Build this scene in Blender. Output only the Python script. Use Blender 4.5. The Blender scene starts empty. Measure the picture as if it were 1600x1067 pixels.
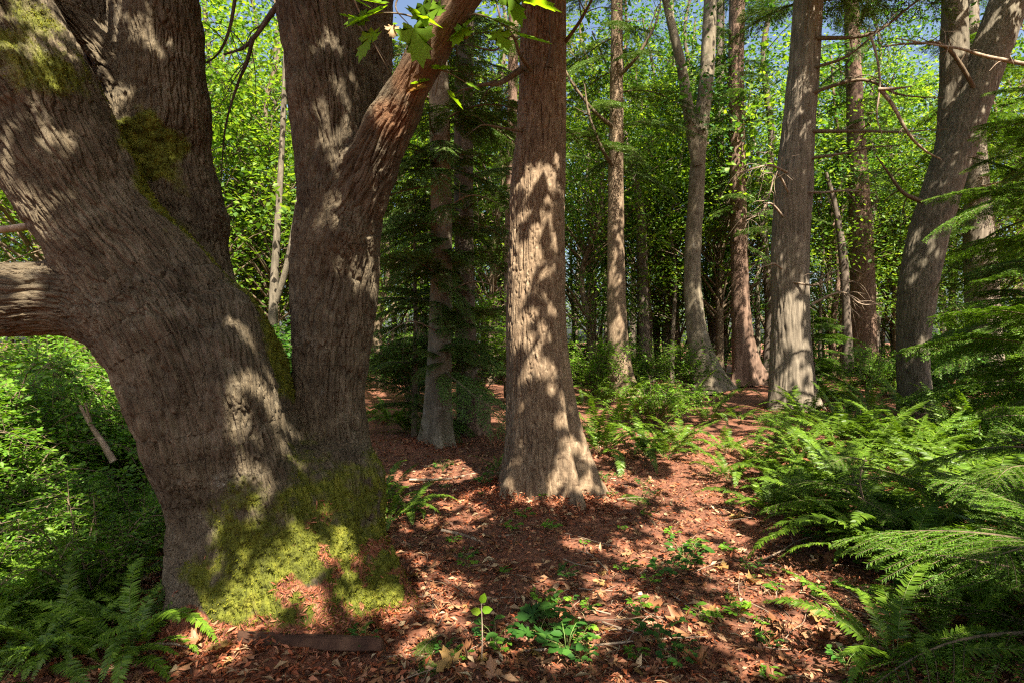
import bpy, math, random
import numpy as np
from mathutils import Vector, Matrix

SC = bpy.context.scene
COL = SC.collection
R = math.radians
rng = np.random.default_rng(7)
random.seed(7)

# ------------------------------------------------------------------ camera, sky, sun
CAM_Z = 1.5
F = 20.0 / 36.0 * 1600.0
cam = bpy.data.cameras.new('camera')
cam.lens = 20.0
cam.sensor_width = 36.0
cam.clip_start = 0.05
cam.clip_end = 2000
cam_o = bpy.data.objects.new('camera', cam)
COL.objects.link(cam_o)
cam_o.location = (0, 0, CAM_Z)
cam_o.rotation_euler = (R(90), 0, 0)
SC.camera = cam_o

SUN_EL, SUN_AZ = 54.0, 160.0            # azimuth clockwise from +Y
S = np.array([math.sin(R(SUN_AZ)) * math.cos(R(SUN_EL)), math.cos(R(SUN_AZ)) * math.cos(R(SUN_EL)), math.sin(R(SUN_EL))])
w = bpy.data.worlds.new('World')
SC.world = w
w.use_nodes = True
wn = w.node_tree
bg = wn.nodes['Background']
sky = wn.nodes.new('ShaderNodeTexSky')
sky.sky_type = 'NISHITA'
sky.sun_disc = False
sky.sun_elevation = R(SUN_EL)
sky.sun_rotation = R(SUN_AZ)
sky.dust_density = 4.0
wn.links.new(sky.outputs[0], bg.inputs[0])
bg.inputs[1].default_value = 0.06
sl = bpy.data.lights.new('sun', 'SUN')
sl.energy = 5.0
sl.angle = R(0.45)
sl.color = (1.0, 0.91, 0.76)
so = bpy.data.objects.new('sun', sl)
COL.objects.link(so)
so.rotation_euler = Vector(S).to_track_quat('Z', 'Y').to_euler()
so.location = Vector(S) * 60

vs = SC.view_settings
vs.view_transform = 'Standard'
vs.look = 'None'
vs.exposure = 2.15
vs.gamma = 1.0
cy = SC.cycles
cy.use_denoising = False
cy.pixel_filter_type = 'BLACKMAN_HARRIS'
cy.filter_width = 1.2
cy.max_bounces = 7
cy.diffuse_bounces = 4
cy.glossy_bounces = 2
cy.transmission_bounces = 4
cy.sample_clamp_indirect = 8.0
cy.caustics_reflective = False
cy.caustics_refractive = False


def P(px, py, Y):
    return np.array([(px - 800.0) / F * Y, Y, CAM_Z - (py - 533.0) / F * Y])


# ------------------------------------------------------------------ noise
_G = np.array([[1, 1, 0], [-1, 1, 0], [1, -1, 0], [-1, -1, 0], [1, 0, 1], [-1, 0, 1], [1, 0, -1], [-1, 0, -1],
               [0, 1, 1], [0, -1, 1], [0, 1, -1], [0, -1, -1], [1, 1, 0], [-1, 1, 0], [0, -1, 1], [0, -1, -1]], np.float32)


def _hash(ix, iy, iz, seed):
    h = (ix.astype(np.uint32) * np.uint32(374761393) + iy.astype(np.uint32) * np.uint32(668265263)
         + iz.astype(np.uint32) * np.uint32(2246822519) + np.uint32((seed * 3266489917) & 0xffffffff))
    h = (h ^ (h >> np.uint32(13))) * np.uint32(1274126177)
    return h ^ (h >> np.uint32(16))


def gn(p, seed=0):
    """gradient noise, about -1..1"""
    p = np.asarray(p, np.float32)
    i = np.floor(p)
    f = p - i
    i = i.astype(np.int64)
    u = f * f * f * (f * (f * 6 - 15) + 10)
    out = np.zeros(len(p), np.float32)
    for dx in (0, 1):
        wx = u[:, 0] if dx else 1 - u[:, 0]
        for dy in (0, 1):
            wy = u[:, 1] if dy else 1 - u[:, 1]
            for dz in (0, 1):
                wz = u[:, 2] if dz else 1 - u[:, 2]
                g = _G[_hash(i[:, 0] + dx, i[:, 1] + dy, i[:, 2] + dz, seed) & 15]
                d = g[:, 0] * (f[:, 0] - dx) + g[:, 1] * (f[:, 1] - dy) + g[:, 2] * (f[:, 2] - dz)
                out += wx * wy * wz * d
    return out


def fbm(p, octv=3, seed=0):
    a, s, o = 1.0, 0.0, 0
    p = np.asarray(p, np.float32)
    for k in range(octv):
        s = s + a * gn(p * (2.03 ** k), seed + k)
        a *= 0.5
    return s


def worley(p, seed=0):
    p = np.asarray(p, np.float32)
    i = np.floor(p).astype(np.int64)
    f = p - i
    d1 = np.full(len(p), 9.0, np.float32)
    d2 = d1.copy()
    for dx in (-1, 0, 1):
        for dy in (-1, 0, 1):
            for dz in (-1, 0, 1):
                h = _hash(i[:, 0] + dx, i[:, 1] + dy, i[:, 2] + dz, seed)
                ox = (h & 1023) / 1023.0 + dx - f[:, 0]
                oy = ((h >> np.uint32(10)) & 1023) / 1023.0 + dy - f[:, 1]
                oz = ((h >> np.uint32(20)) & 1023) / 1023.0 + dz - f[:, 2]
                d = np.sqrt(ox * ox + oy * oy + oz * oz).astype(np.float32)
                m = d < d1
                d2 = np.where(m, d1, np.minimum(d2, d))
                d1 = np.where(m, d, d1)
    return d1, d2


def sstep(a, b, x):
    t = np.clip((x - a) / (b - a), 0, 1)
    return t * t * (3 - 2 * t)


# ------------------------------------------------------------------ mesh helpers
def mesh_np(name, V, faces, mats, matidx=None, smooth=True, attrs=None):
    """faces: list of int arrays (n,k)"""
    me = bpy.data.meshes.new(name)
    V = np.asarray(V, np.float32)
    faces = [np.asarray(f, np.int32) for f in faces if len(f)]
    me.vertices.add(len(V))
    me.vertices.foreach_set('co', V.ravel())
    tot = sum(f.size for f in faces)
    nf = sum(len(f) for f in faces)
    me.loops.add(tot)
    me.polygons.add(nf)
    me.loops.foreach_set('vertex_index', np.concatenate([f.ravel() for f in faces]))
    st, o = [], 0
    for f in faces:
        st.append(o + np.arange(len(f)) * f.shape[1])
        o += f.size
    me.polygons.foreach_set('loop_start', np.concatenate(st).astype(np.int32))
    for m in (mats if isinstance(mats, (list, tuple)) else [mats]):
        me.materials.append(m)
    if matidx is not None:
        me.polygons.foreach_set('material_index', np.concatenate([np.full(len(f), i, np.int32) for f, i in zip(faces, matidx)]))
    me.update(calc_edges=True)
    me.polygons.foreach_set('use_smooth', np.full(nf, smooth))
    for k, v in (attrs or {}).items():
        a = me.attributes.new(k, 'FLOAT', 'POINT')
        a.data.foreach_set('value', np.asarray(v, np.float32))
    return me


def tag(o, label=None, cat=None, group=None, kind=None):
    if label: o['label'] = label
    if cat: o['category'] = cat
    if group: o['group'] = group
    if kind: o['kind'] = kind
    return o


def obj(name, me, parent=None, loc=(0, 0, 0), rot=(0, 0, 0), scale=1.0):
    o = bpy.data.objects.new(name, me)
    COL.objects.link(o)
    o.location = loc
    o.rotation_euler = rot
    o.scale = (scale,) * 3 if not hasattr(scale, '__len__') else scale
    if parent is not None: o.parent = parent
    return o


def thing(name, label, cat, loc=(0, 0, 0), rz=0, group=None, scale=1.0):
    o = obj(name, None, None, loc, (0, 0, rz), scale)
    o.empty_display_size = 0.2
    return tag(o, label, cat, group)


class Bag:
    """collects vertices and faces of several materials into one mesh"""
    def __init__(self):
        self.V, self.F, self.M, self.n = [], [], [], 0

    def add(self, V, faces, mi=0):
        V = np.asarray(V, np.float32)
        for f in faces:
            if len(f):
                self.F.append(np.asarray(f, np.int32) + self.n)
                self.M.append(mi)
        self.V.append(V)
        self.n += len(V)

    def mesh(self, name, mats, smooth=True):
        return mesh_np(name, np.concatenate(self.V), self.F, mats, self.M, smooth)


def norm(v):
    v = np.asarray(v, float)
    return v / (np.linalg.norm(v, axis=-1, keepdims=True) + 1e-12)


def catmull(pts, vals, n):
    pts = np.asarray(pts, float)
    vals = np.asarray(vals, float)
    A = np.concatenate([pts, vals[:, None]], 1)
    if len(A) == 2:
        t = np.linspace(0, 1, n)[:, None]
        o = A[0] * (1 - t) + A[1] * t
        return o[:, :-1], o[:, -1]
    E = np.concatenate([[2 * A[0] - A[1]], A, [2 * A[-1] - A[-2]]])
    t = np.linspace(0, len(A) - 1, n)
    k = np.minimum(t.astype(int), len(A) - 2)
    u = (t - k)[:, None]
    p0, p1, p2, p3 = E[k], E[k + 1], E[k + 2], E[k + 3]
    o = 0.5 * ((2 * p1) + (-p0 + p2) * u + (2 * p0 - 5 * p1 + 4 * p2 - p3) * u * u + (-p0 + 3 * p1 - 3 * p2 + p3) * u ** 3)
    return o[:, :-1], o[:, -1]


def frames(pts):
    T = norm(np.gradient(pts, axis=0))
    n = len(pts)
    N = np.zeros_like(pts)
    a = np.array([0, -1.0, 0]) if abs(T[0][1]) < 0.9 else np.array([1.0, 0, 0])
    N[0] = norm(a - T[0] * a.dot(T[0]))
    for i in range(1, n):
        v = N[i - 1] - T[i] * N[i - 1].dot(T[i])
        N[i] = norm(v)
    return T, N, np.cross(T, N)


def tube(pts, rad, seg=6, n=None, disp=None, cap=True, step=None):
    """tube along a curve; disp(theta, arc, pos) -> radial offset. returns V, [quads], arc"""
    pts = np.asarray(pts, float)
    rad = np.asarray(rad, float)
    if n is None: n = max(3, len(pts) * 3)
    pts, rad = catmull(pts, rad, max(n, 24))
    L = np.concatenate([[0], np.cumsum(np.linalg.norm(np.diff(pts, axis=0), axis=1))])
    ss = np.linspace(0, L[-1], n) if step is None else step(L[-1])
    n = len(ss)
    pts = np.stack([np.interp(ss, L, pts[:, k]) for k in range(3)], 1)
    rad = np.interp(ss, L, rad)
    T, N, B = frames(pts)
    th = np.linspace(0, 2 * np.pi, seg, endpoint=False)
    C, Sn = np.cos(th), np.sin(th)
    D = C[None, :, None] * N[:, None, :] + Sn[None, :, None] * B[:, None, :]
    rr = np.repeat(rad[:, None], seg, 1)
    if disp is not None:
        TH = np.broadcast_to(th[None, :], rr.shape)
        SS = np.broadcast_to(ss[:, None], rr.shape)
        rr = rr + disp(TH.ravel(), SS.ravel(), rr.ravel(), np.repeat(pts, seg, 0)).reshape(rr.shape)
    V = (pts[:, None, :] + D * rr[:, :, None]).reshape(-1, 3)
    i = np.arange(n - 1)[:, None] * seg
    j = np.arange(seg)[None, :]
    j2 = (j + 1) % seg
    Fq = np.stack([i + j, i + j2, i + seg + j2, i + seg + j], -1).reshape(-1, 4)
    return V, [Fq]


def rand_unit(n):
    v = rng.normal(size=(n, 3))
    return norm(v)


# leaf templates: x along the leaf, y across, z up
RH_V = np.array([[0, 0, 0], [.45, .30, .07], [1, 0, -.04], [.45, -.30, .07]])
RH_F = np.array([[0, 2, 1], [0, 3, 2]])
OV_V = np.array([[0, 0, 0], [.3, .24, .05], [.7, .22, .03], [1, 0, -.08], [.7, -.22, .03], [.3, -.24, .05]])
OV_F = np.array([[0, 3, 2, 1], [0, 5, 4, 3]])
_half = [(0.0, .03), (-.10, .22), (.10, .30), (.05, .52), (.22, .42), (.30, .50), (.36, .34), (.44, .20), (.60, .36), (.62, .25), (.82, .26), (.78, .13), (1.0, 0)]
ML_V = np.array([[0.05, 0, -.02]] + [[x, y, .10 * y + .0 * x] for x, y in _half] + [[x, -y, .10 * y] for x, y in _half[:-1]])
ML_V[:, 2] -= 0.10 * ML_V[:, 0] ** 2
_r = list(range(1, 14))
_l = list(range(14, 26)) + [13]
ML_F = [np.array([[0, _r[k + 1], _r[k]]]) for k in range(12)] + [np.array([[0, _l[k], _l[k + 1]]]) for k in range(12)]
ML_F = np.concatenate(ML_F)


def cloud(pos, dirs, nrm, size, TV=RH_V, TF=RH_F, wide=1.0):
    pos = np.asarray(pos, float)
    dirs = norm(dirs)
    nrm = norm(nrm - dirs * (np.sum(nrm * dirs, 1, keepdims=True)))
    bi = np.cross(nrm, dirs)
    size = np.broadcast_to(np.asarray(size, float), (len(pos),))
    V = (pos[:, None] + size[:, None, None] * (TV[None, :, 0:1] * dirs[:, None] + wide * TV[None, :, 1:2] * bi[:, None] + TV[None, :, 2:3] * nrm[:, None]))
    k = len(TV)
    Fa = (np.arange(len(pos))[:, None, None] * k + TF[None]).reshape(-1, TF.shape[1])
    return V.reshape(-1, 3), [Fa]


# ------------------------------------------------------------------ materials
def new_mat(name):
    m = bpy.data.materials.new(name)
    m.use_nodes = True
    nt = m.node_tree
    b = nt.nodes['Principled BSDF']
    return m, nt, b


def nd(nt, t, **kw):
    n = nt.nodes.new(t)
    for k, v in kw.items():
        if k.startswith('i_'):
            n.inputs[k[2:].replace('_', ' ')].default_value = v
        else:
            setattr(n, k, v)
    return n


def ramp(nt, stops):
    n = nt.nodes.new('ShaderNodeValToRGB')
    e = n.color_ramp.elements
    while len(e) < len(stops): e.new(0.5)
    for x, (p, c) in zip(e, stops):
        x.position = p
        x.color = (*c, 1)
    return n


def mixc(nt, fac, a, b, mode='MIX'):
    n = nt.nodes.new('ShaderNodeMix')
    n.data_type = 'RGBA'
    n.blend_type = mode
    for s, v in ((0, fac), (6, a), (7, b)):
        if hasattr(v, 'is_linked') or hasattr(v, 'node'): nt.links.new(v, n.inputs[s])
        else: n.inputs[s].default_value = v if s == 0 else (*v, 1)
    return n.outputs[2]


def bark_mat(name, c0, c1, c2, zs=0.18, scale=14.0, bump=0.35, patch=None, patch_amt=0.0):
    m, nt, b = new_mat(name)
    tc = nd(nt, 'ShaderNodeTexCoord')
    mp = nd(nt, 'ShaderNodeMapping')
    mp.inputs['Scale'].default_value = (1, 1, zs)
    nt.links.new(tc.outputs['Object'], mp.inputs[0])
    n1 = nd(nt, 'ShaderNodeTexNoise', i_Scale=scale, i_Detail=6.0, i_Roughness=0.62)
    nt.links.new(mp.outputs[0], n1.inputs['Vector'])
    n2 = nd(nt, 'ShaderNodeTexNoise', i_Scale=2.2, i_Detail=4.0, i_Roughness=0.6)
    nt.links.new(tc.outputs['Object'], n2.inputs['Vector'])
    r1 = ramp(nt, [(0.32, c0), (0.52, c1), (0.72, c2)])
    nt.links.new(n1.outputs[0], r1.inputs[0])
    r2 = ramp(nt, [(0.3, (0.72, 0.68, 0.66)), (0.7, (1.15, 1.1, 1.05))])
    nt.links.new(n2.outputs[0], r2.inputs[0])
    col = mixc(nt, 1.0, r1.outputs[0], r2.outputs[0], 'MULTIPLY')
    n4 = nd(nt, 'ShaderNodeTexNoise', i_Scale=70.0, i_Detail=5.0, i_Roughness=0.7)
    nt.links.new(tc.outputs['Object'], n4.inputs['Vector'])
    if patch:
        n3 = nd(nt, 'ShaderNodeTexNoise', i_Scale=5.5, i_Detail=8.0, i_Roughness=0.72)
        nt.links.new(tc.outputs['Object'], n3.inputs['Vector'])
        r3 = ramp(nt, [(0.62 - 0.12 * patch_amt, (0, 0, 0)), (0.70 - 0.10 * patch_amt, (1, 1, 1))])
        nt.links.new(n3.outputs[0], r3.inputs[0])
        col = mixc(nt, r3.outputs[0], col, patch)
    nt.links.new(col, b.inputs['Base Color'])
    b.inputs['Roughness'].default_value = 0.88
    b.inputs['Specular IOR Level'].default_value = 0.25
    ad = nd(nt, 'ShaderNodeMath', operation='MULTIPLY_ADD')
    nt.links.new(n4.outputs[0], ad.inputs[0])
    ad.inputs[1].default_value = 0.5
    nt.links.new(n1.outputs[0], ad.inputs[2])
    bp = nd(nt, 'ShaderNodeBump', i_Strength=bump, i_Distance=0.02)
    nt.links.new(ad.outputs[0], bp.inputs['Height'])
    nt.links.new(bp.outputs[0], b.inputs['Normal'])
    return m, nt, b, col


def leaf_mat(name, ca, cb, cc, trans=0.45, tcol=(1.6, 1.5, 0.6), rough=0.5, spec=0.3, objvar=0.25):
    """ca..cb..cc: real leaf-to-leaf colours; light passing through a leaf is yellower"""
    m, nt, b = new_mat(name)
    g = nd(nt, 'ShaderNodeNewGeometry')
    r = ramp(nt, [(0.0, ca), (0.6, cb), (1.0, cc)])
    nt.links.new(g.outputs['Random Per Island'], r.inputs[0])
    oi = nd(nt, 'ShaderNodeObjectInfo')
    hs = nd(nt, 'ShaderNodeHueSaturation')
    mr = nd(nt, 'ShaderNodeMapRange')
    mr.inputs[3].default_value = 1 - objvar
    mr.inputs[4].default_value = 1 + objvar
    nt.links.new(oi.outputs['Random'], mr.inputs[0])
    nt.links.new(mr.outputs[0], hs.inputs['Value'])
    nt.links.new(r.outputs[0], hs.inputs['Color'])
    nt.links.new(hs.outputs[0], b.inputs['Base Color'])
    b.inputs['Roughness'].default_value = rough
    b.inputs['Specular IOR Level'].default_value = spec
    tr = nd(nt, 'ShaderNodeBsdfTranslucent')
    tm = mixc(nt, 1.0, hs.outputs[0], tcol, 'MULTIPLY')
    nt.links.new(tm, tr.inputs[0])
    mx = nd(nt, 'ShaderNodeMixShader')
    mx.inputs[0].default_value = trans
    nt.links.new(b.outputs[0], mx.inputs[1])
    nt.links.new(tr.outputs[0], mx.inputs[2])
    nt.links.new(mx.outputs[0], nt.nodes['Material Output'].inputs[0])
    return m


M = {}
M['fir'] = bark_mat('fir_bark', (0.11, 0.076, 0.048), (0.20, 0.148, 0.096), (0.34, 0.27, 0.185), 0.35, 30, 0.6)[0]
M['cedar'] = bark_mat('cedar_bark', (0.095, 0.080, 0.060), (0.175, 0.150, 0.114), (0.28, 0.245, 0.19), 0.07, 20, 0.5)[0]
M['cedar_red'] = bark_mat('red_cedar_bark', (0.09, 0.056, 0.040), (0.16, 0.105, 0.075), (0.26, 0.185, 0.138), 0.08, 18, 0.5)[0]
M['maple_far'] = bark_mat('grey_maple_bark', (0.075, 0.066, 0.048), (0.14, 0.124, 0.09), (0.24, 0.215, 0.165), 0.16, 26, 0.6, (0.30, 0.28, 0.23), -0.2)[0]
M['pale'] = bark_mat('pale_bark', (0.10, 0.085, 0.058), (0.165, 0.143, 0.10), (0.26, 0.23, 0.17), 0.3, 10, 0.4, (0.33, 0.31, 0.25), 0.2)[0]
M['dark'] = bark_mat('dark_bark', (0.06, 0.05, 0.04), (0.11, 0.09, 0.07), (0.18, 0.15, 0.12), 0.2, 14, 0.4)[0]
M['twig'] = bark_mat('dead_wood', (0.16, 0.12, 0.085), (0.27, 0.21, 0.155), (0.42, 0.35, 0.27), 0.6, 22, 0.3)[0]
M['stem'] = bark_mat('stem_bark', (0.08, 0.06, 0.04), (0.13, 0.10, 0.065), (0.20, 0.16, 0.10), 0.5, 24, 0.3)[0]

# maple bark: furrowed grey brown, moss and red needle litter lying on it where attributes say so
mm, nt, b, col = bark_mat('maple_bark', (0.068, 0.054, 0.034), (0.112, 0.092, 0.060), (0.175, 0.152, 0.108), 1.0, 9, 0.4, (0.30, 0.285, 0.24), -0.35)
at = nd(nt, 'ShaderNodeAttribute', attribute_name='along')
mp = nd(nt, 'ShaderNodeMapping')
mp.inputs['Scale'].default_value = (1, 1, 0.16)
nt.links.new(at.outputs['Vector'], mp.inputs[0])
wn1 = nd(nt, 'ShaderNodeTexNoise', i_Scale=62.0, i_Detail=5.0, i_Roughness=0.6, i_Distortion=0.4)
nt.links.new(mp.outputs[0], wn1.inputs['Vector'])
rdg = nd(nt, 'ShaderNodeMath', operation='SUBTRACT')
nt.links.new(wn1.outputs[0], rdg.inputs[0])
rdg.inputs[1].default_value = 0.5
rab = nd(nt, 'ShaderNodeMath', operation='ABSOLUTE')
nt.links.new(rdg.outputs[0], rab.inputs[0])
fr = ramp(nt, [(0.0, (1.2, 1.18, 1.15)), (0.07, (1.0, 1.0, 1.0)), (0.18, (0.72, 0.70, 0.67))])
nt.links.new(rab.outputs[0], fr.inputs[0])
col = mixc(nt, 1.0, col, fr.outputs[0], 'MULTIPLY')
inv_ = nd(nt, 'ShaderNodeMath', operation='MULTIPLY')
nt.links.new(rab.outputs[0], inv_.inputs[0])
inv_.inputs[1].default_value = -4.0
old_bump = b.inputs['Normal'].links[0].from_node
bp2 = nd(nt, 'ShaderNodeBump', i_Strength=0.9, i_Distance=0.014)
nt.links.new(inv_.outputs[0], bp2.inputs['Height'])
nt.links.new(old_bump.outputs[0], bp2.inputs['Normal'])
nt.links.new(bp2.outputs[0], b.inputs['Normal'])
def attr_mask(nt, name, nscale, lo, hi):
    a = nd(nt, 'ShaderNodeAttribute', attribute_name=name)
    n = nd(nt, 'ShaderNodeTexNoise', i_Scale=nscale, i_Detail=5.0, i_Roughness=0.7)
    tc = nd(nt, 'ShaderNodeTexCoord')
    nt.links.new(tc.outputs['Object'], n.inputs['Vector'])
    ad = nd(nt, 'ShaderNodeMath', operation='MULTIPLY_ADD')
    nt.links.new(n.outputs[0], ad.inputs[0])
    ad.inputs[1].default_value = 0.8
    sb = nd(nt, 'ShaderNodeMath', operation='SUBTRACT')
    nt.links.new(a.outputs['Fac'], sb.inputs[0])
    sb.inputs[1].default_value = 0.4
    nt.links.new(sb.outputs[0], ad.inputs[2])
    mr = nd(nt, 'ShaderNodeMapRange')
    mr.inputs[1].default_value = lo
    mr.inputs[2].default_value = hi
    nt.links.new(ad.outputs[0], mr.inputs[0])
    return mr.outputs[0]
orange = attr_mask(nt, 'rust', 7, 0.2, 0.95)
col = mixc(nt, orange, col, (0.20, 0.085, 0.035))
mossn = nd(nt, 'ShaderNodeTexNoise', i_Scale=40.0, i_Detail=4.0)
mossr = ramp(nt, [(0.3, (0.06, 0.066, 0.010)), (0.55, (0.12, 0.13, 0.014)), (0.8, (0.21, 0.20, 0.025))])
nt.links.new(mossn.outputs[0], mossr.inputs[0])
col = mixc(nt, attr_mask(nt, 'moss', 30, 0.15, 0.5), col, mossr.outputs[0])
litn = nd(nt, 'ShaderNodeTexNoise', i_Scale=60.0, i_Detail=4.0)
litr = ramp(nt, [(0.3, (0.12, 0.045, 0.025)), (0.6, (0.27, 0.10, 0.055)), (0.8, (0.36, 0.19, 0.12))])
nt.links.new(litn.outputs[0], litr.inputs[0])
col = mixc(nt, attr_mask(nt, 'litter', 25, 0.4, 0.7), col, litr.outputs[0])
nt.links.new(col, b.inputs['Base Color'])
M['maple'] = mm

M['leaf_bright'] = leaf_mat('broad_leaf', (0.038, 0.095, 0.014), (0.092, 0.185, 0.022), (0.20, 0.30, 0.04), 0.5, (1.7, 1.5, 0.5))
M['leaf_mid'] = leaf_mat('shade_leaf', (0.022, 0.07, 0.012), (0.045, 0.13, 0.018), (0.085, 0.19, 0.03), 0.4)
M['leaf_shrub'] = leaf_mat('shrub_leaf', (0.055, 0.135, 0.010), (0.105, 0.23, 0.018), (0.18, 0.31, 0.03), 0.4)
M['leaf_maple'] = leaf_mat('maple_leaf', (0.10, 0.22, 0.012), (0.15, 0.29, 0.015), (0.26, 0.34, 0.02), 0.55, (1.7, 1.45, 0.4))
M['leaf_old'] = leaf_mat('yellowed_leaf', (0.24, 0.13, 0.045), (0.33, 0.20, 0.07), (0.42, 0.30, 0.12), 0.25, (1.2, 1.0, 0.7))
M['leaf_dead'] = leaf_mat('dead_leaf', (0.16, 0.06, 0.025), (0.27, 0.12, 0.055), (0.36, 0.20, 0.10), 0.15, (1.2, 0.9, 0.6))
M['fern'] = leaf_mat('fern_pinna', (0.052, 0.105, 0.008), (0.092, 0.17, 0.012), (0.15, 0.235, 0.02), 0.35, (1.5, 1.5, 0.6), 0.45, 0.35, 0.3)
M['fern_dead'] = leaf_mat('dead_fern', (0.16, 0.055, 0.025), (0.24, 0.09, 0.04), (0.30, 0.14, 0.07), 0.2, (1.2, 0.9, 0.6))
M['needle'] = leaf_mat('fir_needle', (0.045, 0.10, 0.010), (0.075, 0.155, 0.013), (0.125, 0.215, 0.022), 0.3, (1.5, 1.5, 0.6), 0.5, 0.25)
M['hemlock'] = leaf_mat('hemlock_needle', (0.045, 0.09, 0.016), (0.075, 0.14, 0.025), (0.12, 0.195, 0.035), 0.2, (1.4, 1.4, 0.7), 0.45, 0.35)
M['rachis'] = leaf_mat('fern_stalk', (0.09, 0.14, 0.03), (0.13, 0.17, 0.04), (0.18, 0.16, 0.06), 0.1)
M['moss'] = leaf_mat('moss_tuft', (0.075, 0.085, 0.010), (0.155, 0.17, 0.016), (0.27, 0.26, 0.03), 0.35, (1.3, 1.2, 0.5), 0.7, 0.1)
M['litter'] = leaf_mat('litter_bit', (0.09, 0.026, 0.011), (0.32, 0.088, 0.034), (0.48, 0.22, 0.12), 0.12, (1.1, 0.8, 0.6), 0.6, 0.25)
M['litter_dark'] = leaf_mat('dark_litter_bit', (0.04, 0.02, 0.012), (0.11, 0.048, 0.028), (0.20, 0.10, 0.06), 0.1, (1.1, 0.9, 0.7), 0.7, 0.2)
M['litter_pale'] = leaf_mat('pale_litter_bit', (0.26, 0.15, 0.08), (0.38, 0.25, 0.14), (0.50, 0.40, 0.24), 0.12, (1.1, 0.9, 0.7), 0.6, 0.25)

gm, nt, b = new_mat('forest_floor')
tc = nd(nt, 'ShaderNodeTexCoord')
n1 = nd(nt, 'ShaderNodeTexNoise', i_Scale=22.0, i_Detail=8.0, i_Roughness=0.7)
n2 = nd(nt, 'ShaderNodeTexNoise', i_Scale=1.3, i_Detail=4.0)
for n in (n1, n2): nt.links.new(tc.outputs['Object'], n.inputs['Vector'])
r1 = ramp(nt, [(0.3, (0.05, 0.020, 0.011)), (0.5, (0.15, 0.055, 0.026)), (0.72, (0.29, 0.135, 0.075))])
nt.links.new(n1.outputs[0], r1.inputs[0])
r2 = ramp(nt, [(0.35, (0.75, 0.72, 0.7)), (0.65, (1.1, 1.05, 1.0))])
nt.links.new(n2.outputs[0], r2.inputs[0])
nt.links.new(mixc(nt, 1.0, r1.outputs[0], r2.outputs[0], 'MULTIPLY'), b.inputs['Base Color'])
b.inputs['Roughness'].default_value = 0.95
bp = nd(nt, 'ShaderNodeBump', i_Strength=0.8, i_Distance=0.03)
nt.links.new(n1.outputs[0], bp.inputs['Height'])
nt.links.new(bp.outputs[0], b.inputs['Normal'])
M['ground'] = gm

# ------------------------------------------------------------------ ground
MB = P(430, 990, 3.3)


def gh(x, y):
    x = np.atleast_1d(np.asarray(x, float))
    y = np.atleast_1d(np.asarray(y, float))
    q = np.stack([x, y, np.zeros_like(x)], 1)
    far = np.clip((np.hypot(x, y) - 25) / 60, 0, 1)
    h = 0.16 * gn(q * 0.35, 3) + 0.07 * gn(q * 1.1, 4) + 0.03 * gn(q * 3.3, 5)
    h += 0.16 * np.exp(-((x - MB[0]) ** 2 + (y - 3.1) ** 2) / 0.7)
    h += 0.10 * np.exp(-((x - 0.25) ** 2 + (y - 5.45) ** 2) / 0.8)
    h += 0.10 * np.exp(-((x - 5.9) ** 2 + (y - 12) ** 2) / 2.0)
    h -= 0.25 * sstep(-2.0, -5.0, x) * sstep(12, 4, y)
    return h * (1 - far)


def ground():
    def axis(lo, hi, fine, far):
        a = np.arange(lo, hi, fine)
        g = [hi]
        st = fine
        while g[-1] < far:
            st *= 1.25
            g.append(g[-1] + st)
        l = [lo]
        st = fine
        while l[-1] > -far:
            st *= 1.25
            l.append(l[-1] - st)
        return np.concatenate([l[::-1][:-1], a, g])
    xs = axis(-4.5, 6, 0.03, 700)
    ys = axis(1.5, 10, 0.03, 700)
    X, Y = np.meshgrid(xs, ys)
    x, y = X.ravel(), Y.ravel()
    q = np.stack([x, y, 0 * x], 1)
    near = ((np.abs(x) < 9) & (y > 0) & (y < 14)).astype(float)
    z = gh(x, y) + near * (0.016 * gn(q * 9, 8) + 0.012 * np.abs(gn(q * 19, 9)))
    nx, ny = len(xs), len(ys)
    i = np.arange(ny - 1)[:, None] * nx + np.arange(nx - 1)[None]
    Fq = np.stack([i, i + 1, i + nx + 1, i + nx], -1).reshape(-1, 4)
    o = obj('ground', mesh_np('ground', np.stack([x, y, z], 1), [Fq], M['ground']))
    tag(o, 'forest floor of red brown needles and leaves', 'ground', kind='structure')


ground()

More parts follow.
